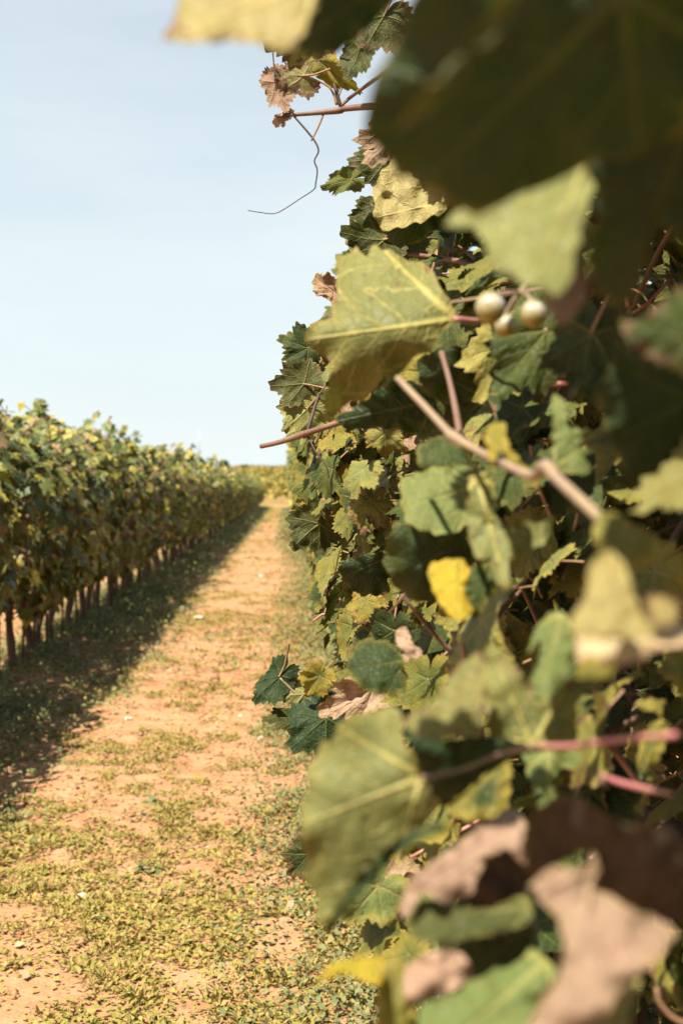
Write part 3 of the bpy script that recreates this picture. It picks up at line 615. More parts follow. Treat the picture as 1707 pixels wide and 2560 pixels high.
# the sprig against the sky and the leaves below it
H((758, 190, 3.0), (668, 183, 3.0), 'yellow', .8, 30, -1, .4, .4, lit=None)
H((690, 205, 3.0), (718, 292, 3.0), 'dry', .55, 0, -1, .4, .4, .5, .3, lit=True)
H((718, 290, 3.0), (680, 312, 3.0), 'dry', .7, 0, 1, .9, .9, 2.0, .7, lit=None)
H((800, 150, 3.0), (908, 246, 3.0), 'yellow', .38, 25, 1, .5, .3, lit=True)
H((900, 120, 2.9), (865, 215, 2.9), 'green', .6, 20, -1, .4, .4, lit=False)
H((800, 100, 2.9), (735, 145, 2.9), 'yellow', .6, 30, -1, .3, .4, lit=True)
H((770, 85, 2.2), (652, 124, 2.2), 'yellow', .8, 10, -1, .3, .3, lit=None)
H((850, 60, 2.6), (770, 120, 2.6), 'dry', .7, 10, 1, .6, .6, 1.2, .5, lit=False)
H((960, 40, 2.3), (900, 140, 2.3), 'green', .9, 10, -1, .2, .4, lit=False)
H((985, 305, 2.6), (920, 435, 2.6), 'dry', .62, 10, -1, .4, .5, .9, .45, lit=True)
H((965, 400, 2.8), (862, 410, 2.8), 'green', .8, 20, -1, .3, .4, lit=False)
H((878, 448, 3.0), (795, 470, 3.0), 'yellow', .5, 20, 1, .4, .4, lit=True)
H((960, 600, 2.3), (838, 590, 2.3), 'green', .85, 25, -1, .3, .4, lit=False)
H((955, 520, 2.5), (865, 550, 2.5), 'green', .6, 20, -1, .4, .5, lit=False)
H((835, 728, 2.8), (778, 690, 2.8), 'dry', .7, 0, 1, .7, .7, 1.5, .6, lit=True)
H((770, 870, 2.9), (690, 840, 2.9), 'green', .9, 10, 1, .3, .4, lit=None)
H((760, 960, 2.7), (668, 965, 2.7), 'green', .9, 10, -1, .2, .3, lit=True)
H((770, 1020, 2.7), (705, 1085, 2.7), 'pale', .95, 0, -1, .2, .3, lit=True)
H((800, 1310, 2.6), (722, 1370, 2.6), 'green', .95, -10, -1, .3, .4, lit=True, pet=(850, 1350, 2.7), petmat='pink')
H((960, 1085, 2.5), (1020, 1130, 2.5), 'pale', .95, 0, 1, .1, .3, lit=True, lob=1.3)

def hero_frame(h):
    b = at(*h['base']); t = at(*h['tip']); Y = (t-b); L = Y.length; Y /= L
    C = (CAM-(b+t)/2).normalized(); Z = (C-Y*C.dot(Y)).normalized()*h['face']
    Z = Quaternion(Y, R(h['roll'])) @ Z
    return b, t, L, Y.cross(Z), Y, Z

hero_c = []     # centre, radius, lit
for h in HERO:
    b, t, L, X, Y, Z = hero_frame(h); hero_c.append((b*.55+t*.45, L*.62*max(h['w'], .6), (h['corr'] if h['lit'] else h['lit'])))

hero_c.append((at(1270, 785, 1.0), .05, .8))
for h in TR:
    P_ = np.array(h['poly'], float); c_ = P_.mean(0); ext = np.linalg.norm(P_-c_, axis=1).mean()
    hero_c.append((at(c_[0], c_[1], h['d']), ext*h['d']/FPX, (h['corr'] if h['lit'] else h['lit'])))
# vines of the right row
gr = np.random.default_rng(88)
RV = []
yv = 0.45; k = 0
RLAB = {0: 'nearest vine on the right, its big leaves hanging blurred before the lens',
        1: 'second nearest vine of the right row, with large folded pale leaf and grapes',
        2: 'third nearest vine of the right row, with bare cane tip against the sky',
        3: 'fourth nearest vine of the right row, a sprig with thin tendril reaching into the sky'}
RORD = ['fifth', 'sixth', 'seventh', 'eighth', 'ninth', 'tenth', 'eleventh', 'twelfth', 'thirteenth', 'fourteenth']
while yv < 60:
    lab = RLAB.get(k) or (f'{RORD[k-4]} vine from the camera along the sunlit right row' if k-4 < len(RORD) else 'small far vine at the end of the sunlit right row')
    grp = 'vines of the right row' if k-4 < len(RORD) else 'far vines of the right row'
    RV.append(new_vine(XR+gr.normal(0, .03), yv, lab, grp, gr, True, 0))
    yv += DR; k += 1

Sn = np.array(SUN); Cn = np.array(CAM)
def keep_mask(p, r):
    """room left for the leaves placed one by one: their view, their sunlight, the open sky beside the row"""
    px, py, d = project(p); k_ = np.ones(len(p), bool)
    dist = np.linalg.norm(p-Cn, axis=1); k_ &= dist > .42
    inf = d > .05
    lim = np.interp(py, BY, BX) + r*FPX/np.maximum(d, .1)*.75
    k_ &= ~(inf & (px < lim) & (py > -500) & (py < 3000))
    infr = inf & (px > -200) & (px < 1900) & (py > -250) & (py < 2800)
    k_ &= ~(infr & (d < 1.05))
    for c, rad, lit in hero_c:
        c = np.array(c); v = c-Cn; Lc = np.linalg.norm(v); v = v/Lc
        w = p-Cn; s = w@v; perp = np.linalg.norm(w-s[:, None]*v, axis=1)
        k_ &= ~((s > .05) & (s < Lc+.02) & (perp < (rad*.95)*s/Lc + r*.75))
        if lit:
            w = p-c; s = w@Sn; perp = np.linalg.norm(w-s[:, None]*Sn, axis=1)
            k_ &= ~((s > .0) & (perp < rad*lit+r*.7))
    return k_

counts = {}
def right_kinds(g, n):
    u = g.random(n); return np.where(u < .48, 'green', np.where(u < .73, 'yellow', np.where(u < .93, 'pale', 'dry')))
for k, v in enumerate(RV):
    y0 = v.location.y; near = k < 14
    n = 950 if k < 8 else (640 if near else 320)
    p, nr, tp, st = canopy_points(gr, n, y0-DR*.58, y0+DR*.58, XR, .47, .50, 2.08, 13, 2 if k > 3 else 0)
    # many leaves of this row are turned towards the open aisle and the sun to look brighter
    nr = nr + np.array([-.40, -.55, .42])
    sz = gr.uniform(.040, .074, len(p)); m = keep_mask(p, sz); p, nr, tp, sz = p[m], nr[m], tp[m], sz[m]
    if not len(p): continue
    if k < 9:                           # the inside and the far side of the row close it off
        m2 = 320; q = np.stack([XR+gr.uniform(.05, .55, m2), gr.uniform(y0-.5, y0+.5, m2), gr.uniform(.12, 2.0, m2)], 1); s2 = gr.uniform(.06, .095, m2)
        kk = keep_mask(q, s2); q, s2 = q[kk], s2[kk]; m2 = len(q)
        if m2: link('inner_foliage', stuff_mesh('inner_foliage', q-np.array(v.location), gr.normal(0, .5, (m2, 3))+[.2, -.5, .4], gr.normal(0, .5, (m2, 3))+[0, 0, -.7], s2, M_GREEN, gr), v, kind='stuff')
    if 3 < k < 14:
        for q in st:
            if not keep_mask(np.array(q), np.full(len(q), .03)).all(): continue
            tv, tf = tube_geo(smooth_pts([tuple(np.array(c)-np.array(v.location)) for c in q], 2), .0035, 5); link('cane', mesh_from('cane', tv, tf, [M_CANE]), v)
    if near:
        cap = 245 if k < 3 else 290
        score = -(p[:, 0]-XR) + .25*(p[:, 2]-1.2) + gr.normal(0, .12, len(p)); o = np.argsort(-score); a, b = o[:cap], o[cap:]
        add_leaves(v, p[a], nr[a], tp[a], sz[a], right_kinds(gr, len(a)), LIB, gr)
        if len(b): link('foliage', stuff_mesh('foliage', p[b]-np.array(v.location), nr[b], tp[b], sz[b]*1.1, M_GREEN, gr), v, kind='stuff')
    else:
        link('foliage', stuff_mesh('foliage', p-np.array(v.location), nr, tp, sz*1.15, M_CANOPY, gr), v, kind='stuff')

def vine_of(p):
    i = int(np.argmin([abs(v.location.y-p.y) for v in RV])); return RV[i]

HM = {'gold': M_GOLD, 'dry_shade': M_DRY_SHADE, 'dark': M_GREEN_SHADE, 'tan': M_TAN, 'cream': M_CREAM, 'olive': M_OLIVE, 'green': M_GREEN, 'yellow': M_YELLOW, 'pale': M_PALE, 'dry': M_DRY}
FINE_R = (.1, .22, .36, .5, .63, .75, .86, .94, 1.0)
def tube(name, parent, pts, rad, mat, n=8, sub=5, **props):
    """pts world (x,y,z); rad per point"""
    b = np.array(parent.matrix_basis.translation) if parent else np.zeros(3)
    if parent and parent.parent: b = b + np.array(parent.parent.location)
    q = smooth_pts([(*p, r) for p, r in zip(pts, rad)], sub)
    v, f = tube_geo([x[:3]-b for x in q], [x[3] for x in q], n)
    return link(name, mesh_from(name, v, f, [mat]), parent, None, **props)

from mathutils.geometry import delaunay_2d_cdt
def inside(P, Q):
    x, y = Q[:, 0], Q[:, 1]; r = np.zeros(len(Q), bool); n = len(P)
    for a in range(n):
        x1, y1 = P[a]; x2, y2 = P[(a+1) % n]
        c = ((y1 > y) != (y2 > y)) & (x < (x2-x1)*(y-y1)/((y2-y1) if y2 != y1 else 1e-9)+x1); r ^= c
    return r
def drawn_leaf(h, seed):
    g = np.random.default_rng(seed); P = np.array(h['poly'], float); B = np.array(h['base'], float); Tp = np.array(h['tip'], float); Lp = np.linalg.norm(Tp-B)
    size = math.sqrt((P[:, 0].max()-P[:, 0].min())*(P[:, 1].max()-P[:, 1].min()))
    if len(P) < 24:                     # round the drawn corners a little
        q = smooth_pts([tuple(p) for p in np.vstack([P, P[:1]])], 3)[:-1]; P = np.array(q)
    step = size/26; out = []
    for a in range(len(P)):
        p, q = P[a], P[(a+1) % len(P)]; m = max(1, int(np.linalg.norm(q-p)/step))
        for k_ in range(m): out.append(p+(q-p)*k_/m)
    O = np.array(out); cen = O.mean(0)
    t_ = np.roll(O, -1, 0)-np.roll(O, 1, 0); nrm = np.stack([t_[:, 1], -t_[:, 0]], 1); nrm /= np.maximum(np.linalg.norm(nrm, axis=1, keepdims=True), 1e-6)
    area = .5*np.sum(O[:, 0]*np.roll(O[:, 1], -1)-np.roll(O[:, 0], -1)*O[:, 1]); nrm *= 1 if area > 0 else -1
    per = 4 if h['d'] < .85 else 6; saw = (np.arange(len(O)) % per)/(per-1.0); saw = np.where(saw < .75, saw/.75, (1-saw)/.25)
    O = O + nrm*((h['teeth']+(.010 if h['mat'] in ('dry', 'cream') else .018 if h['d'] < .85 else .034))*size*(saw-.4)+.006*size*g.standard_normal(len(O)))[:, None]
    gs = size/22; X_, Y_ = np.meshgrid(np.arange(O[:, 0].min(), O[:, 0].max(), gs), np.arange(O[:, 1].min(), O[:, 1].max(), gs))
    Q = np.stack([X_.ravel(), Y_.ravel()], 1)+g.normal(0, gs*.16, (X_.size, 2)); Q = Q[inside(O, Q)]
    if len(Q):
        dq = np.min(np.linalg.norm(Q[:, None]-O[None], axis=2), 1); Q = Q[dq > gs*.5]
    n = len(O); A = np.vstack([O, Q])
    vs, _, fs, _, _, _ = delaunay_2d_cdt([Vector(a) for a in A], [(k_, (k_+1) % n) for k_ in range(n)], [], 1, 1e-4)
    A = np.array([tuple(v) for v in vs]); ax = (Tp-B)/Lp; pr = np.array([-ax[1], ax[0]])
    v_ = (A-B)@ax/Lp; u_ = (A-B)@pr/Lp; Lm = Lp*h['d']/FPX
    edge = 1-np.clip(np.min(np.linalg.norm(A[:, None]-O[None], axis=2), 1)/(size*.28), 0, 1)
    th = np.arctan2(np.abs(u_), v_); r_ = np.hypot(u_, v_); dm = np.minimum(np.minimum(th, np.abs(th-.91)), np.abs(th-1.83))
    puff = .022*np.clip(np.sin(np.clip(dm, 0, 1.5))*r_*6, 0, 1)*(1-edge**3)
    ox, oy = g.uniform(0, 60, 2)
    rel = (h['tilt']*(-(A[:, 1]-cen[1])/Lp) + h['fold']*(np.sqrt(u_*u_+.004)-.06) + h['bend']*(v_-.45)**2 + h['crumple']*2.2*(fbm(u_*3.2+ox, v_*3.2+oy, seed, 3)-.44)
           + .05*edge**2*np.sin(7*np.arctan2(A[:, 1]-cen[1], A[:, 0]-cen[0])+ox) - puff)
    dep = h['d']+Lm*rel
    org = at(B[0], B[1], h['d'])
    V = np.array([tuple(at(a[0], a[1], dd)-org) for a, dd in zip(A, dep)])
    F = np.array([tuple(f) for f in fs if len(f) == 3])
    p0, p1, p2 = A[F[:, 0]], A[F[:, 1]], A[F[:, 2]]
    crs = (p1[:, 0]-p0[:, 0])*(p2[:, 1]-p0[:, 1])-(p1[:, 1]-p0[:, 1])*(p2[:, 0]-p0[:, 0])      # image y runs down
    flip = (crs > 0) if h['face'] > 0 else (crs < 0)
    F[flip] = F[flip][:, ::-1]
    return org, mesh_from('drawn_leaf', V, F, [HM[h['mat']]], True, np.stack([u_, v_], 1), {'edge': edge})
for i, h in enumerate(TR):
    org, me = drawn_leaf(h, 4000+i*11); v = vine_of(org)
    link('leaf', me, v, Matrix.Translation(org-v.location))
SHADE = []
for i, h in enumerate(HERO):
    b, t, L, X, Y, Z = hero_frame(h); v = vine_of(b)
    me = leaf_mesh('hero_leaf', 2000+i*3, 65, 13, FINE_R, HM[h['mat']], h['pet'] is None, h['lob'],
                   fold=h['fold'], droop=h['droop'], roll=h['curl'], wave=h['wave'], crumple=h['crumple'], width=h['w'], puff=.03)
    o = link('leaf', me, v, basis(b-v.location, X, Y, Z, L))
    if h['pet']:
        e = at(*h['pet']); mid = (b+e)/2 + Vector((0, 0, .006))
        tube('petiole', v, [b, mid, e], [.0016, .0015, .0019], M_PINK if h['petmat'] else M_PETIOLE)
    if h['lit'] is False and h['base'][2] < 1.2:      # unseen leaves added out of frame, sunward, to shade this one
        e1 = SUN.orthogonal().normalized(); e2 = SUN.cross(e1); c0 = b*.6+t*.4; ext = max(.09, L*.95); m_ = int(ext/.06)
        for ia in range(-m_, m_+1):
            for ib in range(-m_, m_+1):
                for T in (.15, .24, .33, .42, .52):
                    q = c0 + e1*(ia*.06+random.uniform(-.02, .02)) + e2*(ib*.06+random.uniform(-.02, .02)) + SUN*(T+random.uniform(-.03, .03))
                    px, py, d = project(np.array(q))
                    if d > .03 and -90/max(d, .1) < px < 1707+90/max(d, .1) and -90/max(d, .1) < py < 2700: continue
                    if (q-CAM).length < .17: continue
                    if any(l_ and (np.array(q-c_)@Sn) > 0 and np.linalg.norm(np.array(q-c_)-(np.array(q-c_)@Sn)*Sn) < r_*l_+.05 for c_, r_, l_ in hero_c): continue
                    if any((q-z_).length < .05 for z_ in SHADE): break
                    SHADE.append(q)
                    nn = np.array([SUN + Vector((random.gauss(0, .3), random.gauss(0, .3), 0))]); tt = np.array([[random.gauss(0, 1), random.gauss(0, 1), -.3]])
                    add_leaves(v, np.array([q]), nn, tt, np.array([random.uniform(.065, .09)]), ['green'], LIB, gr); break

# canes, petioles and tendrils that can be told apart
def cane(pts, rpx, mat=M_CANE, name='cane', n=8, sub=5):
    P = [at(*p) for p in pts]; v = vine_of(P[0]); tube(name, v, P, [r*p[2]/FPX for r, p in zip(rpx, pts)], mat, n, sub)
cane([(993, 945, 1.10), (1060, 1015, 1.05), (1118, 1078, 1.00), (1130, 1090, .99), (1190, 1125, .95), (1250, 1155, .91)], [8, 9, 10, 15, 10, 11], M_CANE_PALE)
cane([(1250, 1155, .91), (1330, 1190, .86), (1362, 1165, .83), (1390, 1195, .80), (1460, 1260, .75), (1545, 1340, .71)], [11, 13, 18, 15, 15, 15], M_CANE_PALE)
cane([(1103, 880, 1.42), (1125, 960, 1.40), (1145, 1060, 1.38), (1148, 1110, 1.37)], [8, 8, 10, 8])
cane([(652, 1116, 2.5), (700, 1105, 2.48), (760, 1085, 2.45), (775, 1080, 2.44), (880, 1045, 2.4), (980, 1005, 2.4)], [6, 6.5, 9, 7.5, 8, 8.5])
cane([(768, 1083, 2.45), (780, 1040, 2.46), (797, 985, 2.5)], [5, 4.5, 4], M_TENDRIL)
cane([(768, 1088, 2.45), (790, 1130, 2.43), (815, 1165, 2.42), (822, 1195, 2.42)], [2.6, 2.2, 2, 1.8], M_TENDRIL, 'tendril')
cane([(1137, 798, 1.245), (1200, 803, 1.28), (1290, 795, 1.36)], [8, 8, 9], M_PINK, 'petiole')
cane([(1052, 1945, .742), (1150, 1925, .76), (1250, 1885, .765), (1335, 1864, .742)], [6, 5.5, 5.5, 6.5], M_CANE_PALE, 'petiole')
cane([(1335, 1864, .742), (1420, 1866, .71), (1540, 1850, .67), (1690, 1838, .62)], [6.5, 7.5, 8, 9], M_PINK, 'petiole')
cane([(1500, 1935, .80), (1545, 1955, .78), (1612, 1972, .75), (1680, 1985, .72)], [4, 8, 8, 4], M_PINK, 'petiole')
cane([(690, 290, 3.0), (770, 284, 3.0), (846, 276, 3.0), (860, 272, 3.0), (925, 266, 2.95), (1050, 262, 2.8)], [5, 5.5, 9, 7.5, 9, 9], M_CANE)
cane([(852, 268, 3.0), (838, 220, 3.0), (824, 168, 3.02), (812, 110, 3.02)], [5, 4.5, 4.5, 4], M_TENDRIL)
cane([(852, 265, 3.0), (880, 240, 3.0), (950, 190, 2.9), (1010, 150, 2.85)], [5, 4.5, 5.5, 5], M_CANE)
cane([(842, 262, 3.0), (832, 232, 3.0), (818, 214, 3.0), (780, 196, 3.0), (746, 188, 3.0)], [3.6, 3, 3, 2.4, 2], M_PETIOLE, 'petiole')
cane([(845, 245, 3.0), (860, 205, 3.0), (875, 150, 3.0)], [2, 2.2, 3], M_PETIOLE, 'petiole')
cane([(808, 286, 3.0), (795, 318, 3.0), (778, 352, 3.0)], [3, 2.6, 2.2], M_PETIOLE, 'petiole')
cane([(735, 291, 3.0), (765, 325, 3.0), (788, 355, 3.0), (796, 378, 3.0), (786, 402, 3.0), (793, 425, 3.0), (789, 458, 3.0), (784, 474, 3.0), (748, 498, 3.0), (715, 520, 3.0), (685, 534, 3.0), (645, 530, 3.0), (620, 526, 3.0)],
     [2.2, 2.6, 2.4, 2.4, 2, 2, 1.8, 1.6, 1.4, 1.4, 1.3, 1.2, 1.2], M_TENDRIL, 'tendril', 6, 5)
cane([(1010, 634, 2.7), (1080, 642, 2.65), (1120, 648, 2.6), (1170, 660, 2.55), (1260, 690, 2.5)], [4.5, 6, 8, 7, 8], M_CANE)
cane([(1110, 585, 2.9), (1098, 640, 2.88), (1084, 700, 2.86), (1075, 800, 2.84)], [12, 11, 11, 11], simple_mat('orange_cane', (.48, .20, .10), (.40, .15, .075), 18, .6, .3))
cane([(1120, 640, 2.6), (1135, 615, 2.6), (1165, 630, 2.6), (1190, 650, 2.55)], [5, 5, 5, 5], M_CANE)
cane([(880, 1830, 2.3), (820, 1790, 2.35), (770, 1765, 2.4), (735, 1730, 2.4), (700, 1695, 2.4)], [5, 4.5, 4, 3.4, 3], M_CANE_PALE)
cane([(780, 1555, 2.6), (812, 1535, 2.6), (835, 1562, 2.6)], [2.6, 3.4, 3.2], M_PINK, 'petiole'); cane([(812, 1535, 2.6), (822, 1500, 2.6), (825, 1482, 2.6)], [3, 2.6, 2.4], M_PINK, 'petiole')
cane([(1300, 950, 1.5), (1380, 960, 1.45), (1470, 950, 1.4)], [6, 6, 6], M_PINK, 'petiole')
cane([(1410, 830, 1.5), (1450, 900, 1.5), (1485, 960, 1.5)], [6, 7, 8], M_CANE_PALE)
cane([(1450, 830, 1.7), (1490, 870, 1.7), (1530, 910, 1.7)], [9, 9, 9], M_CANE)
cane([(1640, 2470, .9), (1650, 2510, .9), (1690, 2550, .9), (1740, 2560, .9)], [6, 6, 6, 5], M_PETIOLE, 'petiole')
cane([(1660, 1040, .95), (1655, 1080, .95), (1640, 1130, .95), (1600, 1180, .95)], [6, 7, 8, 8], M_CANE)

# thin canes and leaf stalks inside the row
gc = np.random.default_rng(405)
for k in range(46):
    px, py, d = gc.uniform(1120, 1690), gc.uniform(560, 2350), gc.uniform(1.15, 2.1)
    a = gc.uniform(0, 6.28); L_ = gc.uniform(.05, .16)*FPX/d; r0 = gc.uniform(.0011, .0030)*FPX/d
    p1 = (px+math.cos(a)*L_*.5+gc.normal(0, 8), py+math.sin(a)*L_*.5+gc.normal(0, 8), d+gc.normal(0, .03)); p2 = (px+math.cos(a)*L_, py+math.sin(a)*L_, d+gc.normal(0, .06))
    cane([(px, py, d), p1, p2], [r0, r0*1.1, r0*.8], [M_CANE, M_PETIOLE, M_CANE_PALE, M_PINK][int(gc.integers(0, 4))], 'cane' if r0*d/FPX > .0019 else 'petiole', 6, 3)

# grapes
def grape_mat():
    t = NT('grape_skin')
    g = t.new('ShaderNodeTexCoord').outputs['Object']; n = t.noise(g, 90, 4, .6)
    sp = t.new('ShaderNodeSeparateXYZ'); t.put(sp.inputs[0], t.new('ShaderNodeTexCoord').outputs['Generated'])
    bloom = t.math('MULTIPLY', t.rng(n, .3, .65), t.rng(sp.outputs[2], .25, .7))
    c = t.mix(bloom, (.22, .18, .03), (.36, .35, .34))
    pr = t.new('ShaderNodeBsdfPrincipled'); t.put(pr.inputs['Base Color'], c); t.put(pr.inputs['Roughness'], t.rng(bloom, 0, 1, .25, .65))
    pr.inputs['Subsurface Weight'].default_value = .25; pr.inputs['Subsurface Radius'].default_value = (.01, .007, .002); pr.inputs['Subsurface Scale'].default_value = .5
    t.l.new(pr.outputs[0], t.out.inputs['Surface']); return t.m
M_GRAPE = grape_mat()
vg = vine_of(at(1225, 770, 1.02))
stem_top = at(1300, 730, 1.03)
bunch = tube('grape_bunch', vg, [at(1340, 690, 1.06), stem_top, at(1275, 770, 1.035), at(1255, 790, 1.03)], [.0022, .002, .0018, .0015], M_YELLOW if False else M_CANE_PALE)
for (px, py, d, rp, sq) in ((1225, 770, 1.00, 38, 1.04), (1332, 785, .99, 33, 1.06), (1262, 814, 1.03, 27, 1.08)):
    r = rp*d/FPX; V = []; F = []; n, m = 20, 12
    for j in range(m+1):
        ph = math.pi*j/m
        for k in range(n):
            a = 2*math.pi*k/n; V.append((r*math.sin(ph)*math.cos(a), r*math.sin(ph)*math.sin(a), r*sq*math.cos(ph)-(r*.08 if j == m else 0)))
    for j in range(m):
        for k in range(n): F.append((j*n+k, (j+1)*n+k, (j+1)*n+(k+1) % n, j*n+(k+1) % n))
    me = mesh_from('grape', V, F, [M_GRAPE]); me.validate()
    c = at(px, py, d)
    link('grape', me, bunch, Matrix.Translation(c-vg.location))
    tube('pedicel', bunch, [c+Vector((0, .002, r*.85)), (c+stem_top)/2+Vector((0, 0, .006)), stem_top], [.0016, .0011, .0012], M_CANE_PALE).location = (0, 0, 0)

# ------------------------------------------------------------------ ground cover
def cover_mesh(name, pos, size, up, mat, g, aspect=.55, bend=.5, rot=None):
    """small bent leaves: 4 vertices, 2 triangles each; up 0 flat .. 1 upright"""
    n = len(pos); a = g.uniform(0, 2*np.pi, n) if rot is None else rot
    d = np.stack([np.cos(a), np.sin(a), np.zeros(n)], 1); el = np.clip(up+g.normal(0, .3, n), -.1, 1.3)
    fw = d*np.cos(el)[:, None] + np.array([0, 0, 1])*np.sin(el)[:, None]
    sd_ = np.stack([-np.sin(a), np.cos(a), g.normal(0, .35, n)], 1)
    L = size[:, None]; w = size[:, None]*aspect*.5
    tipz = fw - np.array([0, 0, 1])*(bend*g.random(n))[:, None]
    v0 = pos; v1 = pos+fw*L*.5+sd_*w; v2 = pos+fw*L*.5-sd_*w; v3 = pos+fw*L*.5+tipz*L*.5
    V = np.stack([v0, v1, v3, v2], 1).reshape(-1, 3)
    i = np.arange(n)*4
    F = np.stack([np.stack([i, i+1, i+2], 1), np.stack([i, i+2, i+3], 1)], 1).reshape(-1, 3)
    return mesh_from(name, V, F, [mat], True, None, {'leaf_rnd': np.repeat(g.random(n), 4)})

gw = np.random.default_rng(140)
def aisle_density(x, y):
    n = fbm(x*1.1+.25*y, y*.75, 31, 3)/.875; n2 = fbm(x*4.5, y*3.2, 37, 2)/.75; n3 = vnoise(x*11, y*9, 41)
    edge = np.clip((x+.30)/.6, 0, 1); left = np.clip((-1.35-x)/.5, 0, 1)
    nearb = np.clip((7.6-y)/4.5, 0, 1)
    d = (n-.5)*2.3 + (n2-.5)*1.9 + (n3-.5)*1.0 + .07 + .42*edge + .35*left + .34*nearb
    return np.clip(d, 0.02, 1)
def scatter(n, x0, x1, y0, y1, dens, ypow=1.0):
    x = gw.uniform(x0, x1, n); y = y0+(y1-y0)*gw.random(n)**ypow
    k_ = gw.random(n) < dens(x, y); return x[k_], y[k_]
parts = []
for (n, y0, y1, s0, s1) in ((230000, 2.9, 8, .008, .027), (90000, 8, 18, .016, .036), (45000, 18, 45, .03, .06), (26000, 45, 102, .06, .12)):
    x, y = scatter(n, -2.3, .75, y0, y1, aisle_density)
    z = ground_z(x, y) + gw.uniform(0, .012, len(x)); parts.append((np.stack([x, y, z], 1), gw.uniform(s0, s1, len(x))))
# the alley beyond the left row too
x, y = scatter(24000, -6.5, -2.2, 9, 60, lambda x, y: np.clip(fbm(x*1.3, y*.8, 33, 3)*2-.5, 0, 1)); parts.append((np.stack([x, y, ground_z(x, y)+.005], 1), gw.uniform(.02, .05, len(x))))
pos = np.concatenate([a for a, b in parts]); siz = np.concatenate([b for a, b in parts])
link('weed_cover', cover_mesh('weed_cover', pos, siz, .38, M_WEED, gw), kind='stuff', label='low yellow-green weeds creeping over the red soil of the aisle', category='weeds')
# greener growth along the foot of the rows
def strip(xc, wd, s):
    return lambda x, y: np.clip(np.exp(-((x-xc)/wd)**2)*1.3*np.clip(.35+1.6*(fbm(x*2, y*1.1, s, 3)-.3), 0, 1.2), 0, 1)
P_, S_ = [], []
for (n, x0, x1, y0, y1, xc, wd, s0, s1, hh) in ((120000, -.2, 1.1, 2.6, 9, .46, .40, .012, .030, .12), (40000, -.1, 1.1, 9, 30, .45, .38, .02, .045, .12), (16000, -.3, 1.0, 30, 100, .35, .5, .06, .13, .1),
                                           (110000, -2.7, -.9, 5, 20, -1.75, .50, .018, .042, .12), (60000, -2.7, -.9, 20, 50, -1.75, .48, .03, .07, .15), (18000, -2.7, -.9, 50, 102, -1.8, .5, .07, .14, .15)):
    x, y = scatter(n, x0, x1, y0, y1, strip(xc, wd, 61))
    z = ground_z(x, y) + gw.random(len(x))*hh*np.clip(fbm(x*3, y*2, 71, 2)*1.6, 0, 1.2); P_.append(np.stack([x, y, z], 1)); S_.append(gw.uniform(s0, s1, len(x)))
# patches of greener clover in the aisle far down
x, y = scatter(26000, -1.6, .3, 10, 80, lambda x, y: np.clip((fbm(x*.9, y*.35, 91, 2)/.75-.58)*5, 0, 1)); P_.append(np.stack([x, y, ground_z(x, y)+.02*gw.random(len(x))], 1)); S_.append(gw.uniform(.02, .05, len(x))*(1+y/60))
link('green_undergrowth', cover_mesh('green_undergrowth', np.concatenate(P_), np.concatenate(S_), .6, M_WEEDG, gw), kind='stuff', label='grey-green weeds along the foot of the vine rows', category='weeds')
# tufts of short grass
tx, ty = scatter(4200, -2.2, .6, 3.0, 22, lambda x, y: np.clip(aisle_density(x, y)*.9, 0, 1)); nb = 26
x = np.repeat(tx, nb)+gw.normal(0, .022, len(tx)*nb); y = np.repeat(ty, nb)+gw.normal(0, .022, len(tx)*nb); hs = np.repeat(gw.uniform(.5, 1.2, len(tx)), nb)
link('grass_tufts', cover_mesh('grass_tufts', np.stack([x, y, ground_z(x, y)], 1), hs*gw.uniform(.02, .055, len(x)), .85, M_WEED, gw, .12, .7), kind='stuff', label='short yellowish grass tufts dotted along the aisle', category='grass')
# crumbs and clods of soil
x, y = scatter(26000, -2.2, .7, 2.9, 16, lambda x, y: np.clip(1.15-aisle_density(x, y), 0, 1)*np.clip(fbm(x*2, y*2, 55, 2)*2-.3, .1, 1))
r_ = np.clip(gw.gamma(2.0, .0026, len(x))+.002, 0, .016); n_ = len(x); c_ = np.stack([x, y, ground_z(x, y)+r_*.3], 1)
oct_ = np.array([(1, 0, 0), (-1, 0, 0), (0, 1, 0), (0, -1, 0), (0, 0, 1), (0, 0, -1.0)]); jit = 1+gw.normal(0, .25, (n_, 6, 1))
V = (c_[:, None]+oct_[None]*jit*r_[:, None, None]*np.array([1.2, 1.0, .7])).reshape(-1, 3)
of = np.array([(0, 2, 4), (2, 1, 4), (1, 3, 4), (3, 0, 4), (2, 0, 5), (1, 2, 5), (3, 1, 5), (0, 3, 5)])
link('soil_clods', mesh_from('soil_clods', V, (of[None]+np.arange(n_)[:, None, None]*6).reshape(-1, 3), [M_SOIL]), kind='stuff', label='small crumbs and clods of red soil on the aisle', category='soil')
# scraps of fallen leaves
x, y = scatter(2600, -2.2, .9, 2.9, 20, lambda x, y: np.clip(.12+.7*np.clip((x+.2)/.8, 0, 1), 0, 1))
link('leaf_litter', cover_mesh('leaf_litter', np.stack([x, y, ground_z(x, y)+.012], 1), gw.uniform(.015, .045, len(x)), .15, M_STRAW, gw, .8, .3), kind='stuff', label='scraps of dry fallen leaves near the right row', category='litter')
# dry straw
x, y = scatter(9000, -2.1, .8, 2.9, 14, lambda x, y: np.clip(fbm(x*1.1, y*1.1, 101, 2)*2.2-.7, 0, 1))
link('straw_litter', cover_mesh('straw_litter', np.stack([x, y, ground_z(x, y)+.006], 1), gw.uniform(.03, .10, len(x)), .08, M_STRAW, gw, .05, .1), kind='stuff', label='thin dry straw scattered over the soil', category='straw')

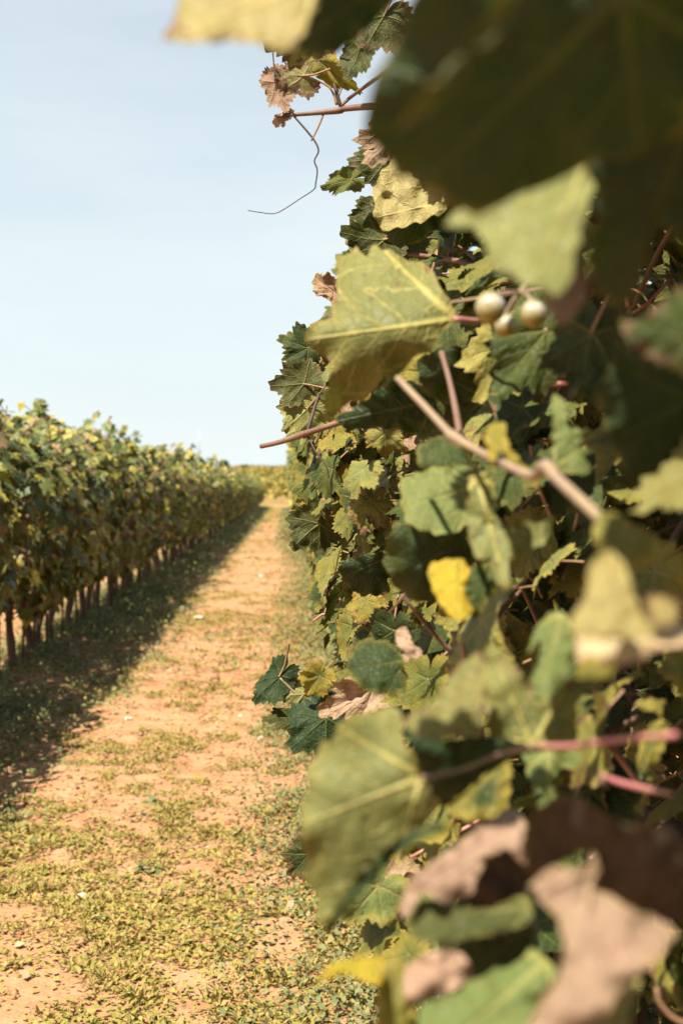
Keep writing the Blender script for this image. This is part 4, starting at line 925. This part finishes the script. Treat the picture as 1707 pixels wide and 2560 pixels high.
# ------------------------------------------------------------------ stones and broad-leaved weeds in the aisle
def on_ground(px, py):
    r = at(px, py, 1.0)-CAM; d = -CAM.z/r.z; p = CAM+r*d
    return Vector((p.x, p.y, float(ground_z(p.x, p.y))))
def stone(px, py, wpx, label, flat=.5):
    p = on_ground(px, py); d = (p-CAM).length; rad = wpx/2*d/FPX; g = np.random.default_rng(int(px*7+py))
    V = []; F = []; n, m = 10, 6
    for j in range(m+1):
        ph = math.pi*j/m
        for k in range(n):
            a = 2*math.pi*k/n; rr = rad*(1+.22*g.normal() if 0 < j < m else 1)
            V.append((rr*math.sin(ph)*math.cos(a), rr*math.sin(ph)*math.sin(a)*.75, rad*flat*math.cos(ph)))
    for j in range(m):
        for k in range(n): F.append((j*n+k, (j+1)*n+k, (j+1)*n+(k+1) % n, j*n+(k+1) % n))
    me = mesh_from('stone', V, F, [M_STONE], False); me.validate()
    link('stone', me, None, Matrix.Translation(p+Vector((0, 0, rad*flat*.35))) @ Matrix.Rotation(g.uniform(0, 3), 4, 'Z'), label=label, category='stone', group='pale stones in the aisle')
stone(650, 1440, 22, 'small white stone far down the aisle beyond the long flat stone')
stone(495, 1551, 40, 'long flat pale stone beside the tip of the left row shadow', .3)
stone(408, 1588, 14, 'tiny pale stone right at the shadow edge of the left row')
stone(376, 1688, 16, 'small pale stone just right of the ragged shadow, halfway down the aisle')
stone(322, 1798, 26, 'pale pinkish stone on bare soil, lower end of the shadow', .4)
stone(385, 1840, 16, 'left one of two small white stones by a low weed')
stone(405, 1838, 14, 'right one of two small white stones by a low weed')
stone(600, 1790, 18, 'pale stone left of the hanging dark leaf cluster')
stone(652, 1852, 22, 'white stone beside a green weed near the hanging dark leaf')
stone(205, 2240, 42, 'largest pale stone at lower left, leaning on a weed', .6)
stone(472, 2316, 18, 'white stone left of a green weed in the bottom weeds')
stone(580, 2344, 26, 'white stone right of a green weed in the bottom weeds')

def weed_plant(px, py, wpx, label, n=9, seed=0, up=.5):
    p = on_ground(px, py); d = (p-CAM).length; L = wpx/2*d/FPX; g = np.random.default_rng(seed+700)
    root = link('weed_plant', None, None, Matrix.Translation(p), label=label, category='weed', group='broad-leaved weeds in the aisle'); root.empty_display_size = .02
    for k in range(n):
        a = 6.283*k/n+g.normal(0, .3); el = up+g.normal(0, .2); l = L*g.uniform(.6, 1.0); w = l*.26
        f = np.array([math.cos(a)*math.cos(el), math.sin(a)*math.cos(el), math.sin(el)]); s = np.array([-math.sin(a), math.cos(a), 0])
        V = []; 
        for j, (t_, ww) in enumerate(((0, .1), (.3, .55), (.6, 1), (.85, .7), (1, .05))):
            c = f*l*t_ - np.array([0, 0, l*.35*t_*t_]); V += [c+s*w*ww+[0, 0, w*.3*ww], c, c-s*w*ww+[0, 0, w*.3*ww]]
        F = []
        for j in range(4):
            b = j*3; F += [(b, b+3, b+4, b+1), (b+1, b+4, b+5, b+2)]
        link('leaf', mesh_from('weed_leaf', V, F, [M_WEEDG], True, None, {'leaf_rnd': np.full(len(V), g.random())}), root)
weed_plant(375, 2000, 100, 'broad grey-green weed with flat leaves in the left middle of the aisle', 10, 1, .35)
weed_plant(345, 2040, 70, 'smaller weed just below the broad grey-green weed', 8, 2, .4)
weed_plant(150, 2240, 90, 'weed at lower left beside the largest pale stone', 9, 3, .5)
weed_plant(510, 2320, 60, 'green weed between two white stones in the bottom weeds', 8, 4, .6)
weed_plant(680, 1865, 46, 'small bright green weed beside a white stone near the hanging leaf', 7, 5, .6)
weed_plant(360, 1830, 60, 'low grey-green weed above two small white stones', 8, 6, .4)
weed_plant(430, 1890, 44, 'small green tuft in the bare middle of the aisle', 8, 7, .6)
weed_plant(375, 2180, 110, 'wide flat weed rosette in the lower middle of the aisle', 11, 8, .25)
weed_plant(470, 2360, 70, 'leafy weed below the green weed between white stones', 8, 9, .4)
weed_plant(248, 2310, 50, 'upright thin-leaved weed at lower left', 7, 10, .9)

# ------------------------------------------------------------------ the far field, trees and pole
gf = np.random.default_rng(210)
n = 46000
y = 120+(470-120)*gf.random(n)**1.25; row = np.round(y/2.6)*2.6
x = gf.uniform(-95, 95, n)*np.clip(y/300, .35, 1); y = row+gf.normal(0, .35, n)
z = ground_z(x, y, False)+.25+gf.random(n)*1.5
X_, Y_ = gf.normal(0, .8, (n, 3))+[0, -.5, .8], gf.normal(0, 1, (n, 3))
link('far_vineyard', cover_mesh('far_vineyard', np.stack([x, y, z], 1), gf.uniform(.35, .75, n), .9, M_FARVINE, gf, .9, .6), kind='stuff', label='golden-green vineyard covering the far slope under the horizon', category='vineyard')

def far_tree(px, py_top, d, wpx, label, seed):
    g = np.random.default_rng(seed); top = at(px, py_top, d); gz_ = float(ground_z(top.x, top.y, False)); hgt = top.z-gz_; w = wpx*d/FPX
    t = link('tree', None, None, Matrix.Translation((top.x, top.y, gz_)), label=label, category='tree', group='trees on the horizon'); t.empty_display_size = .5
    v, f = tube_geo([(0, 0, 0), (.1, 0, hgt*.35), (0, .1, hgt*.8)], [.25, .18, .06], 6); link('trunk', mesh_from('trunk', v, f, [M_BARK]), t)
    m = 900; q = g.normal(0, 1, (m, 3)); q /= np.linalg.norm(q, axis=1, keepdims=True); q *= g.random((m, 1))**.4
    q = q*np.array([w*.5, w*.5, hgt*.4])*(.75+.5*vnoise(q[:, :1]*2+seed, q[:, 2:]*2, 5)) + [0, 0, hgt*.62]
    link('crown', cover_mesh('crown', q, g.uniform(.3, .6, m), .3, M_WEEDG, g, .8, .5), t, kind='stuff')
far_tree(466, 1138, 260, 44, 'roundish far tree showing above the left row, left of the white pole', 1)
far_tree(512, 1158, 280, 18, 'slim far tree just right of the white pole', 2)
far_tree(560, 1150, 300, 26, 'thin bare-looking far tree over the end of the left row', 3)
far_tree(608, 1162, 340, 34, 'low far bush on the horizon right of the left row', 4)

pb = at(498, 1180, 240); pt = at(498, 1078, 240); gz_ = float(ground_z(pb.x, pb.y, False)); hp = pt.z-gz_
pole = link('utility_pole', None, None, Matrix.Translation((pb.x, pb.y, gz_)), label='thin white pole rising above the far end of the left row', category='pole'); pole.empty_display_size = .5
v, f = tube_geo([(0, 0, 0), (0, 0, hp*.55)], [.09, .08], 8); link('shaft', mesh_from('shaft', v, f, [M_POLE]), pole)
v, f = tube_geo([(0, 0, hp*.55), (0, 0, hp)], [.06, .04], 8); link('mast', mesh_from('mast', v, f, [M_POLE]), pole)
